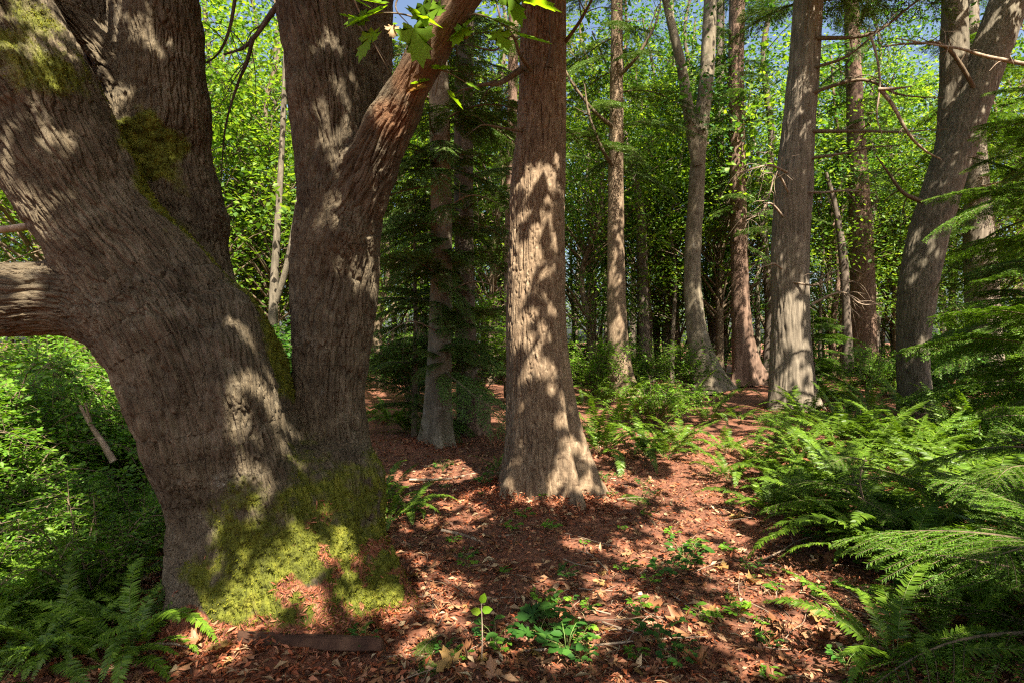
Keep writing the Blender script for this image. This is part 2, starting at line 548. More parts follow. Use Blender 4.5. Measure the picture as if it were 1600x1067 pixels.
# ------------------------------------------------------------------ the big maple: one smooth surface grown round its limbs
LIMBS = [
    [(402, 1050, 3.2, 106), (392, 900, 3.16, 90), (364, 780, 3.13, 88), (342, 680, 3.1, 103), (314, 570, 3.08, 113), (245, 455, 3.05, 92), (158, 350, 3.02, 82), (96, 240, 3.0, 84), (35, 120, 2.98, 90), (-30, 0, 2.95, 88), (-85, -110, 2.9, 82)],
    [(-90, 470, 2.92, 58), (50, 466, 3.0, 54), (150, 474, 3.05, 58), (260, 525, 3.08, 75)],
    [(424, 730, 3.3, 70), (394, 640, 3.33, 54), (354, 545, 3.4, 48), (302, 430, 3.5, 54), (276, 340, 3.55, 57), (260, 230, 3.58, 62), (252, 100, 3.6, 60), (242, 0, 3.6, 58), (236, -110, 3.6, 55)],
    [(300, 350, 3.55, 50), (235, 245, 3.58, 52), (185, 120, 3.65, 42), (150, 20, 3.7, 40), (125, -100, 3.7, 38)],
    [(228, 175, 3.5, 26), (195, 130, 3.44, 19), (150, 70, 3.4, 18), (95, 5, 3.35, 17), (55, -70, 3.3, 16)],
    [(468, 1050, 3.3, 108), (478, 900, 3.35, 90), (508, 780, 3.4, 66), (520, 690, 3.42, 55), (516, 600, 3.42, 51), (519, 500, 3.42, 58), (526, 400, 3.42, 62), (528, 320, 3.42, 59), (520, 220, 3.42, 57), (508, 100, 3.42, 57), (492, 0, 3.42, 55), (478, -110, 3.42, 52)],
    [(538, 420, 3.55, 38), (560, 290, 3.6, 36), (572, 150, 3.65, 34), (578, 0, 3.7, 35), (580, -110, 3.7, 34)],
    [(524, 400, 3.38, 46), (558, 308, 3.3, 40), (600, 210, 3.2, 35), (640, 132, 3.1, 30), (690, 52, 3.0, 27), (745, -45, 2.9, 25)],
    [(525, 760, 3.3, 70), (542, 880, 3.2, 50), (552, 960, 3.08, 50), (562, 1050, 3.0, 46)],
    [(450, 800, 3.12, 90), (480, 930, 3.0, 95), (492, 1040, 2.84, 85), (495, 1120, 2.72, 60)],
    [(348, 850, 3.1, 68), (305, 960, 3.12, 55), (235, 1035, 3.2, 40), (150, 1075, 3.3, 22)],
    [(345, 925, 3.0, 68), (300, 1015, 2.8, 52), (255, 1080, 2.66, 34)],
    [(400, 850, 3.05, 85), (385, 970, 2.92, 75), (368, 1040, 2.78, 68), (340, 1130, 2.66, 45)],
    [(350, 505, 2.97, 42), (366, 590, 2.88, 46), (380, 670, 2.86, 50), (398, 750, 2.90, 58), (425, 850, 2.98, 60)],
    [(575, 890, 3.15, 40), (622, 950, 3.15, 24), (680, 985, 3.15, 12)],
]
LIMB_K = 0.036


def limb_pts(L, n=None):
    pts = np.array([P(a, b_, c) for a, b_, c, d in L])
    rad = np.array([d * c / F for a, b_, c, d in L])
    return catmull(pts, rad, n or (len(L) * 3))


def surface_nets(D, h, org):
    nx, ny, nz = D.shape
    s = D < 0
    c = [s[:-1, :-1, :-1], s[1:, :-1, :-1], s[:-1, 1:, :-1], s[1:, 1:, :-1], s[:-1, :-1, 1:], s[1:, :-1, 1:], s[:-1, 1:, 1:], s[1:, 1:, 1:]]
    cnt = sum(x.astype(np.int8) for x in c)
    act = (cnt > 0) & (cnt < 8)
    idx = np.full(act.shape, -1, np.int32)
    I = np.argwhere(act)
    idx[act] = np.arange(len(I))
    corners = [(0, 0, 0), (1, 0, 0), (0, 1, 0), (1, 1, 0), (0, 0, 1), (1, 0, 1), (0, 1, 1), (1, 1, 1)]
    d = [D[I[:, 0] + a, I[:, 1] + b_, I[:, 2] + e] for a, b_, e in corners]
    acc = np.zeros((len(I), 3))
    n = np.zeros(len(I))
    for a in range(8):
        for b_ in range(a + 1, 8):
            ca, cb = np.array(corners[a]), np.array(corners[b_])
            if abs(ca - cb).sum() != 1: continue
            m = (d[a] < 0) != (d[b_] < 0)
            t = np.where(m, d[a] / (d[a] - d[b_] + 1e-12), 0)
            acc += np.where(m[:, None], ca + t[:, None] * (cb - ca), 0)
            n += m
    V = (I + acc / n[:, None]) * h + org
    Fs = []
    for ax in range(3):
        A = np.moveaxis(s, ax, 0)
        ID = np.moveaxis(idx, ax, 0)
        e = A[:-1] != A[1:]
        e[:, 0, :] = e[:, -1, :] = False
        e[:, :, 0] = e[:, :, -1] = False
        E = np.argwhere(e)
        i, j, k = E.T
        # after moveaxis the other two axes keep order
        f = np.stack([ID[i, j - 1, k - 1], ID[i, j, k - 1], ID[i, j, k], ID[i, j - 1, k]], 1)
        ins = A[i, j, k]
        flip = ins if ax != 1 else ~ins
        f = np.where(flip[:, None], f, f[:, ::-1])
        Fs.append(f)
    return V, np.concatenate(Fs)


def bark_ridges(q, seed):
    """interlacing ridges; q = (across, across, along) in metres"""
    wv = np.stack([gn(q * 7 + 11, seed + 5), gn(q * 7 + 31, seed + 6), 0 * q[:, 0]], 1)
    a = np.stack([q[:, 0] / 0.030, q[:, 1] / 0.030, q[:, 2] / 0.34], 1) + 0.38 * wv
    r = sstep(0.0, 0.24, np.abs(gn(a, seed)))
    a2 = np.stack([q[:, 0] / 0.021, q[:, 1] / 0.019, q[:, 2] / 0.15], 1) + 0.35 * wv
    r2 = sstep(0.0, 0.22, np.abs(gn(a2, seed + 1)))
    a3 = np.stack([q[:, 0] / 0.012, q[:, 1] / 0.012, q[:, 2] / 0.03], 1)
    return 0.72 * r + 0.34 * r2 * (0.4 + 0.6 * r) + 0.16 * gn(a3, seed + 2) - 0.15


def maple():
    root = thing('maple_tree', 'massive many-stemmed maple with mossy flared roots in the left foreground', 'tree', (MB[0], MB[1], 0))
    h = 0.02
    lo = np.array([-3.3, 2.35, -0.35])
    hi = np.array([0.75, 4.15, 4.2])
    n = ((hi - lo) / h).astype(int)
    ax = [lo[k] + h * np.arange(n[k]) for k in range(3)]
    acc = np.zeros(n, np.float32)
    curves = []
    for L in LIMBS:
        pts, rad = limb_pts(L)
        curves.append((pts, rad))
        m = 0.25
        bl = np.maximum(((pts - rad[:, None]).min(0) - m - lo) / h, 0).astype(int)
        bh = np.minimum(((pts + rad[:, None]).max(0) + m - lo) / h, n).astype(int)
        g = np.meshgrid(*[ax[k][bl[k]:bh[k]].astype(np.float32) for k in range(3)], indexing='ij')
        best = np.full(g[0].shape, 9.0, np.float32)
        for k in range(len(pts) - 1):
            a, d = pts[k], pts[k + 1] - pts[k]
            t = np.clip(((g[0] - a[0]) * d[0] + (g[1] - a[1]) * d[1] + (g[2] - a[2]) * d[2]) / d.dot(d), 0, 1)
            dist = np.sqrt((g[0] - a[0] - t * d[0]) ** 2 + (g[1] - a[1] - t * d[1]) ** 2 + (g[2] - a[2] - t * d[2]) ** 2)
            best = np.minimum(best, dist - (rad[k] + t * (rad[k + 1] - rad[k])))
        sl_ = tuple(slice(bl[k], bh[k]) for k in range(3))
        acc[sl_] += np.exp(-np.clip(best, -1, 1) / LIMB_K)
    D = -LIMB_K * np.log(acc + 1e-9)
    V, Fq = surface_nets(D, h, lo)
    del D, acc
    # lumps and burls before refining
    lump = 0.022 * gn(V / 0.30, 21) + 0.010 * gn(V / 0.12, 22)
    me = mesh_np('m0', V, [Fq], M['maple'])
    nn = np.zeros(len(V) * 3, np.float32)
    me.vertices.foreach_get('normal', nn)
    nn = nn.reshape(-1, 3)
    for (px, py, Y, r, amp) in [(543, 368, 3.15, .05, .05), (352, 535, 2.72, .07, .05), (365, 615, 2.74, .06, .045), (75, 120, 2.7, .16, .05), (90, 165, 2.7, .10, -.03), (360, 730, 2.75, .07, -.05), (290, 40, 3.4, .06, -.05), (270, 25, 3.4, .05, .03), (255, 180, 3.4, .10, .03), (205, 270, 3.45, .07, .03)]:
        c = P(px, py, Y)
        lump += amp * np.exp(-((V - c) ** 2).sum(1) / (2 * r * r))
    V = V + nn * lump[:, None]
    me.vertices.foreach_set('co', V.astype(np.float32).ravel())
    me.update()
    t = bpy.data.objects.new('tmp', me)
    COL.objects.link(t)
    md = t.modifiers.new('s', 'SUBSURF')
    md.levels = 2
    md.render_levels = 2
    dg = bpy.context.evaluated_depsgraph_get()
    ev = t.evaluated_get(dg)
    m2 = bpy.data.meshes.new_from_object(ev)
    bpy.data.objects.remove(t)
    bpy.data.meshes.remove(me)
    N = len(m2.vertices)
    V = np.zeros(N * 3, np.float32)
    m2.vertices.foreach_get('co', V)
    V = V.reshape(-1, 3)
    nn = np.zeros(N * 3, np.float32)
    m2.vertices.foreach_get('normal', nn)
    nn = nn.reshape(-1, 3)
    # blended bark in each limb's own frame
    dists, Q = [], []
    for ci, (pts, rad) in enumerate(curves):
        T, Nn, B = frames(pts)
        L = np.concatenate([[0], np.cumsum(np.linalg.norm(np.diff(pts, axis=0), axis=1))])
        best = np.full(N, 9.0, np.float32)
        q = np.zeros((N, 3), np.float32)
        for k in range(len(pts) - 1):
            a, d = pts[k], pts[k + 1] - pts[k]
            tt = np.clip((V - a) @ d / d.dot(d), 0, 1)
            off = V - a - tt[:, None] * d
            dist = np.linalg.norm(off, axis=1) - (rad[k] + tt * (rad[k + 1] - rad[k]))
            m = dist < best
            best[m] = dist[m]
            tm = tt[m][:, None]
            q[m, 0] = (off[m] * (Nn[k] * (1 - tm) + Nn[k + 1] * tm)).sum(1)
            q[m, 1] = (off[m] * (B[k] * (1 - tm) + B[k + 1] * tm)).sum(1)
            q[m, 2] = L[k] + tt[m] * (L[k + 1] - L[k])
        dists.append(best)
        Q.append(q)
    dm = np.min(dists, 0)
    near_i = np.argmin(dists, 0)
    qa = np.zeros((N, 3), np.float32)
    for ci in range(len(curves)):
        m = near_i == ci
        qa[m] = Q[ci][m] + 3.7 * ci
    at_ = m2.attributes.new('along', 'FLOAT_VECTOR', 'POINT')
    at_.data.foreach_set('vector', qa.ravel())
    tot = np.zeros(N)
    bark = np.zeros(N)
    for ci in range(len(curves)):
        wgt = np.exp(-(dists[ci] - dm) / 0.03)
        m = wgt > 0.03
        bark[m] += wgt[m] * bark_ridges(Q[ci][m], 40 + 3 * ci)
        tot[m] += wgt[m]
    bark /= tot
    # masks: where moss, needles and bared orange bark are
    nz = nn[:, 2]
    noise = fbm(V / 0.22, 3, 60)
    base = sstep(1.08, 0.4, V[:, 2] + 0.35 * noise)
    front = sstep(0.15, -0.4, nn[:, 1])
    dx = V[:, 0]
    rightish = sstep(-1.66, -1.28, dx + 0.25 * noise)
    moss = base * rightish * np.clip(0.78 + 0.75 * noise + 0.5 * fbm(V / 0.07, 3, 63) + 0.35 * nz, 0, 1.2)
    ridge = [P(x, y, Y) for x, y, Y in [(195, 190, 3.3), (230, 280, 3.2), (265, 380, 3.15), (310, 440, 3.2), (360, 490, 3.2), (410, 540, 3.2), (440, 590, 3.2)]]
    rp, _ = catmull(np.array(ridge), np.zeros(len(ridge)), 30)
    dr = np.min([np.linalg.norm(V - p, axis=1) for p in rp], 0)
    moss = np.maximum(moss, sstep(0.26, 0.06, dr + 0.10 * noise) * sstep(0.05, 0.45, nz + 0.3 * noise + 0.35 * nn[:, 0]))
    c = P(225, 235, 3.35)
    moss = np.maximum(moss, sstep(0.24, 0.12, np.linalg.norm(V - c, axis=1) + 0.08 * noise) * 0.95)
    c = P(40, 30, 2.65)
    moss = np.maximum(moss, sstep(0.42, 0.1, np.linalg.norm(V - c, axis=1) + 0.15 * noise) * 0.8)
    litt = sstep(0.95, 0.3, V[:, 2]) * sstep(0.26, 0.7, nz + 0.5 * fbm(V / 0.14, 3, 77)) * sstep(-1.9, -1.5, dx)
    litt = np.maximum(litt, sstep(0.12, -0.02, V[:, 2] - gh(V[:, 0], V[:, 1]) - 0.05 + 0.1 * noise))
    rust = np.zeros(N)
    for (x, y, Y, r) in [(612, 185, 3.05, .13), (650, 120, 2.98, .16), (700, 45, 2.9, .16), (730, -10, 2.9, .16)]:
        rust = np.maximum(rust, sstep(r * 1.5, r * .4, np.linalg.norm(V - P(x, y, Y), axis=1)))
    rust *= 0.6
    smooth_br = sstep(0.55, 0.2, np.linalg.norm(V - P(680, 60, 3.0), axis=1))
    amp = 0.026 * (1 - 0.75 * np.clip(moss, 0, 1)) * (1 - 0.6 * litt) * (1 - 0.8 * smooth_br)
    V = V + nn * (amp * (bark - 0.35) + 0.024 * np.clip(moss, 0, 1) * np.clip(0.5 + fbm(V / 0.045, 3, 90), 0, 1))[:, None]
    m2.vertices.foreach_set('co', V.astype(np.float32).ravel())
    for k, v in (('moss', moss), ('litter', litt), ('rust', rust)):
        a = m2.attributes.new(k, 'FLOAT', 'POINT')
        a.data.foreach_set('value', np.clip(v, 0, 1).astype(np.float32))
    m2.polygons.foreach_set('use_smooth', np.ones(len(m2.polygons), bool))
    m2.update()
    m2.name = 'trunk'
    inv = Matrix.Translation(-root.location)
    o = obj('trunk', m2, root)
    o.matrix_parent_inverse = inv
    # moss tufts
    cand = np.nonzero((moss > 0.2 + 0.5 * rng.random(N)) & (V[:, 1] < 3.6))[0]
    pk = rng.choice(cand, min(60000, len(cand)), replace=False)
    d = norm(nn[pk] + 0.7 * rand_unit(len(pk)))
    bag = Bag()
    bag.add(*cloud(V[pk] - 0.003 * nn[pk], d, rand_unit(len(pk)), rng.uniform(0.006, 0.017, len(pk)), RH_V, RH_F, 0.6))
    o = obj('moss', bag.mesh('moss', M['moss']), root)
    o.matrix_parent_inverse = inv
    o['kind'] = 'stuff'
    # needle bits lying on the root flare
    cand = np.nonzero((litt > 0.3 + 0.6 * rng.random(N)) & (nz > 0.0) & (V[:, 1] < 3.6))[0]
    pk = rng.choice(cand, min(9000, len(cand)), replace=False)
    tdir = rand_unit(len(pk))
    tdir = norm(tdir - nn[pk] * (tdir * nn[pk]).sum(1, keepdims=True) * 0.85)
    bag = Bag()
    bag.add(*cloud(V[pk] + 0.004 * nn[pk], tdir, nn[pk] + 0.5 * rand_unit(len(pk)), rng.uniform(0.015, 0.04, len(pk)), RH_V, RH_F, 0.4))
    o = obj('needle_litter', bag.mesh('needle_litter', M['litter']), root)
    o.matrix_parent_inverse = inv
    o['kind'] = 'stuff'
    # limbs above the frame and the crown they carry
    tips = []
    for ci, (dx_, dy_, up) in {0: (-1.6, -0.3, 4.0), 2: (-0.4, 1.0, 5.0), 3: (-1.2, 1.2, 4.2), 5: (0.2, 0.3, 5.5), 6: (0.6, 1.2, 4.5), 7: (1.8, -1.2, 3.2)}.items():
        pts, rad = curves[ci]
        a, r0 = pts[-1], rad[-1]
        t0 = norm(pts[-1] - pts[-3])
        b_ = a + t0 * 1.2
        c = a + np.array([dx_ * .7, dy_ * .7, up * .6])
        e = a + np.array([dx_ * 1.6, dy_ * 1.6, up])
        Vt, Ft = tube([a - t0 * .15, b_, c, e], [r0 * 0.97, r0 * .85, r0 * .55, r0 * .2], 14, 26, lambda th, s, r, p: 0.006 * gn(p / 0.05, 5))
        o = obj('limb', mesh_np('limb', Vt, Ft, M['stem']), root)
        o.matrix_parent_inverse = inv
        tips += [b_, c, e]
    pts, rad = curves[1]
    a, t0 = pts[0], norm(pts[0] - pts[2])
    Vt, Ft = tube([a - t0 * .15, a + t0 * .6, a + t0 * 1.8 + [0, -.2, .3], a + t0 * 3.2 + [0, -.5, 1.2]], [rad[0] * .96, rad[0] * .9, rad[0] * .6, rad[0] * .25], 40, 160, make_disp_late)
    o = obj('limb', mesh_np('limb', Vt, Ft, M['maple_far']), root)
    o.matrix_parent_inverse = inv
    return root, inv, curves


def make_disp_late(th, s, r, p):
    return .014 * bark_ridges(np.stack([np.cos(th) * r, np.sin(th) * r, s], 1), 91)



maple_root, maple_inv, maple_curves = maple()

# ------------------------------------------------------------------ trunks
def bark_fir(u, v, s, seed):
    q = np.stack([u / 0.042, v / 0.042, s / 0.15], 1)
    wv = 0.8 * np.stack([gn(q * 0.9, seed), gn(q * 0.9 + 17, seed + 1), 0.8 * gn(q * 0.9 + 37, seed + 2)], 1)
    d1, d2 = worley(q + wv, seed)
    crack = sstep(0.13, 0.0, d2 - d1) * sstep(-0.25, 0.25, gn(q * np.array([.7, .7, 1.4]) + 9, seed + 7))
    f = np.stack([u / 0.022, v / 0.022, s / 0.09], 1)
    g_ = np.stack([u / 0.042, v / 0.042, s / 0.45], 1) + .35 * wv
    return 0.7 - 0.75 * crack + 0.22 * gn(q * 1.3, seed + 4) + 0.22 * gn(f, seed + 5) + 0.20 * gn(f * 2.3, seed + 6) - 0.85 * sstep(.15, 0, np.abs(gn(g_, seed + 8)))


def bark_strip(u, v, s, seed, wdt=0.03, ln=0.5):
    q = np.stack([u / wdt, v / wdt, s / ln], 1)
    wv = np.stack([gn(q * 0.6 + 5, seed + 2), gn(q * 0.6 + 9, seed + 3), 0 * u], 1)
    q = q + 0.6 * wv
    return (1 - np.abs(gn(q, seed)) * 2.4) * 0.6 + 0.3 * (1 - np.abs(gn(q * 2.1, seed + 1)) * 2.4)


def make_disp(kind, seed, amp, roots, rh, zoff=0.0, lumps=0.04):
    """roots: list of (angle, reach, width). theta=0 faces the camera side"""
    def f(th, s, r, p):
        d = np.zeros(len(th))
        for a, reach, wd in roots:
            da = np.abs((th - a + np.pi) % (2 * np.pi) - np.pi)
            d += reach * np.exp(-np.maximum(s - zoff, 0) / rh) * np.exp(-(da / wd) ** 2)
        u, v = np.cos(th) * r, np.sin(th) * r
        d += lumps * r * 1.2 * gn(np.stack([np.cos(th) * 1.3, np.sin(th) * 1.3, s / 0.7], 1), seed + 9)
        if kind == 'fir': bk = bark_fir(u, v, s, seed)
        elif kind == 'cedar': bk = bark_strip(u, v, s, seed, 0.045, 0.55)
        elif kind == 'pale': bk = 0.6 * gn(np.stack([u / .1, v / .1, s / .16], 1), seed) + .4 * gn(np.stack([u / .04, v / .04, s / .05], 1), seed + 1)
        else: bk = bark_strip(u, v, s, seed, 0.05, 0.3)
        return d + amp * (bk - 0.4)
    return f


def trunk_px(spec, top=None, top_r=0.08):
    pts = [P(a, b_, c) for a, b_, c, d in spec]
    rad = [d * c / F for a, b_, c, d in spec]
    if top is not None:
        a, t = pts[-1], norm(pts[-1] - pts[-2])
        k = 4
        for i in range(1, k + 1):
            f = i / k
            dirv = norm(t * (1 - 0.7 * f) + np.array([0, 0, 1.0]) * 0.7 * f)
            pts.append(a + dirv * (top - a[2]) * f)
            rad.append(rad[len(spec) - 1] * (1 - f) + top_r * f)
    return np.array(pts), np.array(rad)


def steps(fine, zfine, coarse):
    def f(L):
        a = np.arange(0, min(zfine, L), fine)
        b_ = np.arange(a[-1] + fine, L, coarse)
        return np.concatenate([a, b_, [L]]) if L > a[-1] + 1e-6 else a
    return f


TREES = {}


def tree_trunk(key, name, label, cat, spec, mat, kind, seed, amp, roots, rh, top, seg, fine, forks=(), group=None, top_r=0.05):
    spec = [(a, b_, c, d * {'cedar': .86, 'mid_c': .78, 'mid_a': .86, 'leaning': .84, 'mid_d': .88, 'right_back': .85}.get(key, 1)) for a, b_, c, d in spec]
    pts, rad = trunk_px(spec, top, top_r)
    base = np.array([pts[0][0], pts[0][1], 0.0])
    root = thing(name, label, cat, tuple(base), 0, group)
    Lvis = np.sum(np.linalg.norm(np.diff(pts[:len(spec)], axis=0), axis=1)) + 0.3
    bag = Bag()
    bag.add(*tube(pts - base, rad, seg, disp=make_disp(kind, seed, amp, roots, rh), step=steps(fine, Lvis, 0.25)))
    for fi, fk in enumerate(forks):
        p2, r2 = trunk_px(fk, top * 0.8 if fk[-1][1] < 60 else None, top_r)
        bag.add(*tube(p2 - base, r2, max(10, seg // 2), disp=make_disp(kind, seed + 20 + fi, amp, (), 1), step=steps(fine * 1.5, 6, 0.3)))
    obj('trunk', bag.mesh('trunk', mat), root)
    TREES[key] = (root, pts, rad, base)
    return root


def branch(root, base, pts, r0, r1, mat, name='branch', twigs=0, seg=6, tl=0.5, droop=0.3):
    """a bare limb with a few side twigs, one mesh"""
    pts = np.asarray(pts, float) - base
    bag = Bag()
    rad = np.linspace(r0, r1, len(pts))
    bag.add(*tube(pts, rad, seg, max(10, len(pts) * 5), lambda th, s, r, p: 0.12 * r * gn(p / 0.06, 3)))
    C, _ = catmull(pts, rad, 40)
    for k in range(twigs):
        i = rng.integers(8, 39)
        t = norm(C[min(i + 1, 39)] - C[i - 1])
        d = norm(t * 0.7 + 0.9 * rand_unit(1)[0])
        L = tl * rng.uniform(0.3, 1)
        a = C[i]
        mid = a + d * L * .5 + 0.08 * L * rand_unit(1)[0]
        e = a + d * L - np.array([0, 0, droop * L]) + 0.1 * L * rand_unit(1)[0]
        rr = (r0 + (r1 - r0) * i / 39) * 0.45
        bag.add(*tube([a, mid, e], [rr, rr * .6, rr * .2], 4, 7))
        if rng.random() < 0.6:
            d2 = norm(e - mid + 0.6 * L * rand_unit(1)[0])
            bag.add(*tube([mid, mid + d2 * L * .3, mid + d2 * L * .55], [rr * .55, rr * .35, rr * .12], 4, 5))
    return obj(name, bag.mesh(name, mat), root)


# the thick central fir
tree_trunk('fir', 'fir_tree', 'thick straight fir with plated tan bark and flared base in the centre, patched with sunlight', 'tree',
           [(843, 830, 5.45, 62), (846, 775, 5.45, 58), (847, 700, 5.45, 52), (842, 600, 5.45, 48), (836, 500, 5.45, 45), (838, 400, 5.45, 43.5), (840, 300, 5.45, 41.5), (846, 200, 5.45, 37.5), (848, 100, 5.45, 35.5), (850, 0, 5.45, 34), (851, -60, 5.45, 33)],
           M['fir'], 'fir', 100, 0.017, [(0.64, 0.56, 0.17), (1.42, 0.68, 0.26), (-0.85, 0.42, 0.19), (-1.6, 0.22, 0.3), (0.05, -0.10, 0.28), (1.0, -0.10, 0.12), (2.6, 0.2, 0.4), (-2.5, 0.2, 0.4)], 0.47, 24, 300, 0.009)
tree_trunk('pale_left', 'fir_tree', 'slim pale grey trunk standing just left of the thick central fir', 'tree',
           [(682, 712, 8.0, 30), (683, 690, 8.0, 24), (684, 640, 8.0, 21), (688, 500, 8.0, 18), (690, 350, 8.0, 17), (686, 150, 8.0, 16), (681, 0, 8.0, 15), (680, -60, 8.0, 15)],
           M['pale'], 'pale', 120, 0.008, [(1.5, .12, .4), (-1.5, .18, .4), (0.3, .12, .4)], 0.3, 17, 64, 0.03)
tree_trunk('dark_left', 'hemlock_tree', 'dark trunk close behind the slim pale trunk, left of the central fir', 'tree',
           [(733, 685, 9.6, 22), (731, 640, 9.6, 17), (727, 450, 9.6, 15), (724, 250, 9.6, 15), (728, 0, 9.6, 14), (728, -60, 9.6, 14)],
           M['dark'], 'cedar', 130, 0.010, [(1.2, .05, .4), (-1.2, .05, .4)], 0.3, 18, 56, 0.04)
tree_trunk('thin_behind', 'fir_tree', 'thin trunk showing along the left edge of the central fir', 'tree',
           [(797, 620, 14, 10), (797, 400, 14, 9), (800, 200, 14, 8), (803, 0, 14, 7.5)], M['cedar_red'], 'cedar', 140, 0.008, [], .3, 15, 24, 0.06)
tree_trunk('mid_a', 'fir_tree', 'straight brown trunk right of the central fir, bright on its flared base', 'tree',
           [(972, 622, 15.5, 24), (968, 590, 15.5, 20), (964, 500, 15.5, 17.5), (962, 380, 15.5, 15), (963, 200, 15.5, 12.5), (964, 0, 15.5, 10), (964, -60, 15.5, 10)],
           M['fir'], 'cedar', 150, 0.014, [(1.3, .28, .4), (-1.2, .14, .4)], 0.6, 18, 56, 0.05)
tree_trunk('mid_b', 'maple_tree', 'thin dark crooked trunk behind and right of the straight brown trunk', 'tree',
           [(1011, 595, 20, 13), (1008, 560, 20, 9.5), (1004, 450, 20, 9), (1001, 340, 20, 7.5), (990, 270, 20, 6), (975, 210, 20, 5), (965, 120, 20, 4)],
           M['dark'], 'pale', 160, 0.01, [], .3, None, 20, 0.06)
tree_trunk('mid_c', 'maple_tree', 'pale sinuous grey trunk that forks high up, left of the dark red cedar', 'tree',
           [(1108, 612, 16.5, 32), (1103, 585, 16.5, 26), (1092, 540, 16.5, 21), (1083, 470, 16.5, 18), (1082, 400, 16.5, 16.5), (1087, 320, 16.5, 16), (1092, 230, 16.5, 15), (1104, 120, 16.5, 15), (1110, 0, 16.5, 13), (1112, -60, 16.5, 13)],
           M['pale'], 'pale', 170, 0.018, [(1.5, .35, .4), (-1.4, .12, .4)], 0.7, 15, 56, 0.05,
           forks=[[(1090, 260, 16.4, 9), (1078, 190, 16.4, 9), (1066, 110, 16.3, 8), (1052, 50, 16.2, 7), (1040, 0, 16.2, 6), (1030, -50, 16.2, 5)]])
tree_trunk('mid_d', 'cedar_tree', 'dark red cedar with root strips between the pale sinuous trunk and the big cedar', 'tree',
           [(1165, 600, 18.5, 27), (1163, 575, 18.5, 21), (1158, 500, 18.5, 16), (1155, 400, 18.5, 14), (1152, 250, 18.5, 13.5), (1150, 100, 18.5, 13), (1152, 0, 18.5, 13), (1152, -60, 18.5, 12)],
           M['cedar_red'], 'cedar', 180, 0.022, [(1.2, .55, .25), (-1.0, .35, .25), (0.2, .2, .2)], 0.6, 19, 56, 0.05)
tree_trunk('cedar', 'cedar_tree', 'big grey cedar trunk with stringy bark and dead branches, right of centre', 'tree',
           [(1237, 662, 11.8, 44), (1236, 635, 11.8, 39), (1235, 590, 11.8, 35.5), (1235, 500, 11.8, 32), (1234, 400, 11.8, 31), (1240, 300, 11.8, 31.5), (1246, 220, 11.8, 28), (1252, 150, 11.8, 26), (1258, 80, 11.8, 25), (1263, 0, 11.8, 24), (1266, -60, 11.8, 23)],
           M['cedar'], 'cedar', 190, 0.028, [(1.25, .40, .22), (0.6, .18, .2), (-1.3, .20, .3), (-0.4, .14, .25)], 0.5, 19, 130, 0.025)
tree_trunk('red_fir', 'fir_tree', 'straight reddish trunk, half sunlit, between the big cedar and the leaning forked trunk', 'tree',
           [(1353, 570, 20, 21), (1350, 540, 20, 18), (1348, 450, 20, 17), (1345, 350, 20, 15.5), (1338, 220, 20, 12.5), (1334, 120, 20, 11), (1330, 0, 20, 10)],
           M['cedar_red'], 'fir', 200, 0.022, [(1.2, .06, .4)], .4, 17, 48, 0.05)
tree_trunk('leaning', 'maple_tree', 'dark trunk leaning right with a fork, near the right edge', 'tree',
           [(1430, 655, 12, 32), (1428, 620, 12, 26), (1426, 550, 12, 26), (1430, 490, 12, 29), (1437, 430, 12, 32), (1455, 350, 12, 32), (1477, 280, 12, 31), (1500, 215, 12, 32), (1522, 150, 12, 31), (1548, 80, 12, 31), (1578, 0, 12, 31), (1600, -60, 12, 30)],
           M['maple_far'], 'strip', 210, 0.022, [(1.3, .20, .35), (-1.2, .10, .4), (0.3, .14, .3)], 0.45, 14, 110, 0.03,
           forks=[[(1478, 285, 12.1, 22), (1486, 220, 12.15, 20), (1490, 150, 12.2, 19), (1491, 70, 12.2, 18), (1492, 0, 12.2, 17), (1492, -60, 12.2, 17)]])
tree_trunk('right_back', 'cedar_tree', 'broad cedar trunk in shade behind the leaning forked trunk', 'tree',
           [(1540, 600, 16, 30), (1536, 500, 16, 26), (1530, 380, 16, 24), (1526, 280, 16, 18), (1520, 120, 16, 14), (1516, 0, 16, 12)],
           M['cedar'], 'cedar', 220, 0.022, [], .4, 17, 48, 0.05)
tree_trunk('thin_left', 'alder_tree', 'thin pale trunk seen between the stems of the big maple', 'tree',
           [(424, 580, 11, 10), (426, 520, 11, 7.5), (429, 430, 11, 6.5), (435, 330, 11, 5), (441, 220, 11, 4.5), (446, 100, 11, 4), (448, 0, 11, 3)],
           M['maple_far'], 'pale', 230, 0.006, [], .3, 9, 20, 0.05, forks=[[(432, 470, 11, 5), (447, 420, 10.9, 5), (460, 350, 10.8, 4), (468, 290, 10.8, 3)]], top_r=0.02)
tree_trunk('dark_thin', 'alder_tree', 'thin dark trunk just left of the dark red cedar', 'tree',
           [(1122, 600, 22, 10), (1121, 450, 22, 9), (1122, 330, 22, 8), (1124, 200, 22, 7), (1126, 0, 22, 6)], M['dark'], 'pale', 240, 0.01, [], .3, 13, 20, 0.07)
tree_trunk('pale_mid', 'alder_tree', 'thin pale trunk close left of the sinuous grey trunk', 'tree',
           [(1043, 580, 24, 9), (1045, 480, 24, 8), (1041, 400, 24, 7), (1045, 320, 24, 6), (1050, 200, 24, 5), (1049, 0, 24, 4)], M['pale'], 'pale', 245, 0.012, [], .3, 12, 20, 0.07, top_r=0.03)
tree_trunk('thin_right', 'alder_tree', 'thin dark crooked trunk just left of the half sunlit reddish trunk', 'tree',
           [(1325, 575, 18, 9), (1322, 480, 18, 6), (1318, 410, 18, 7), (1312, 360, 18, 5), (1302, 310, 18, 4), (1290, 270, 18, 3)], M['dark'], 'pale', 250, 0.01, [], .3, None, 18, 0.07)

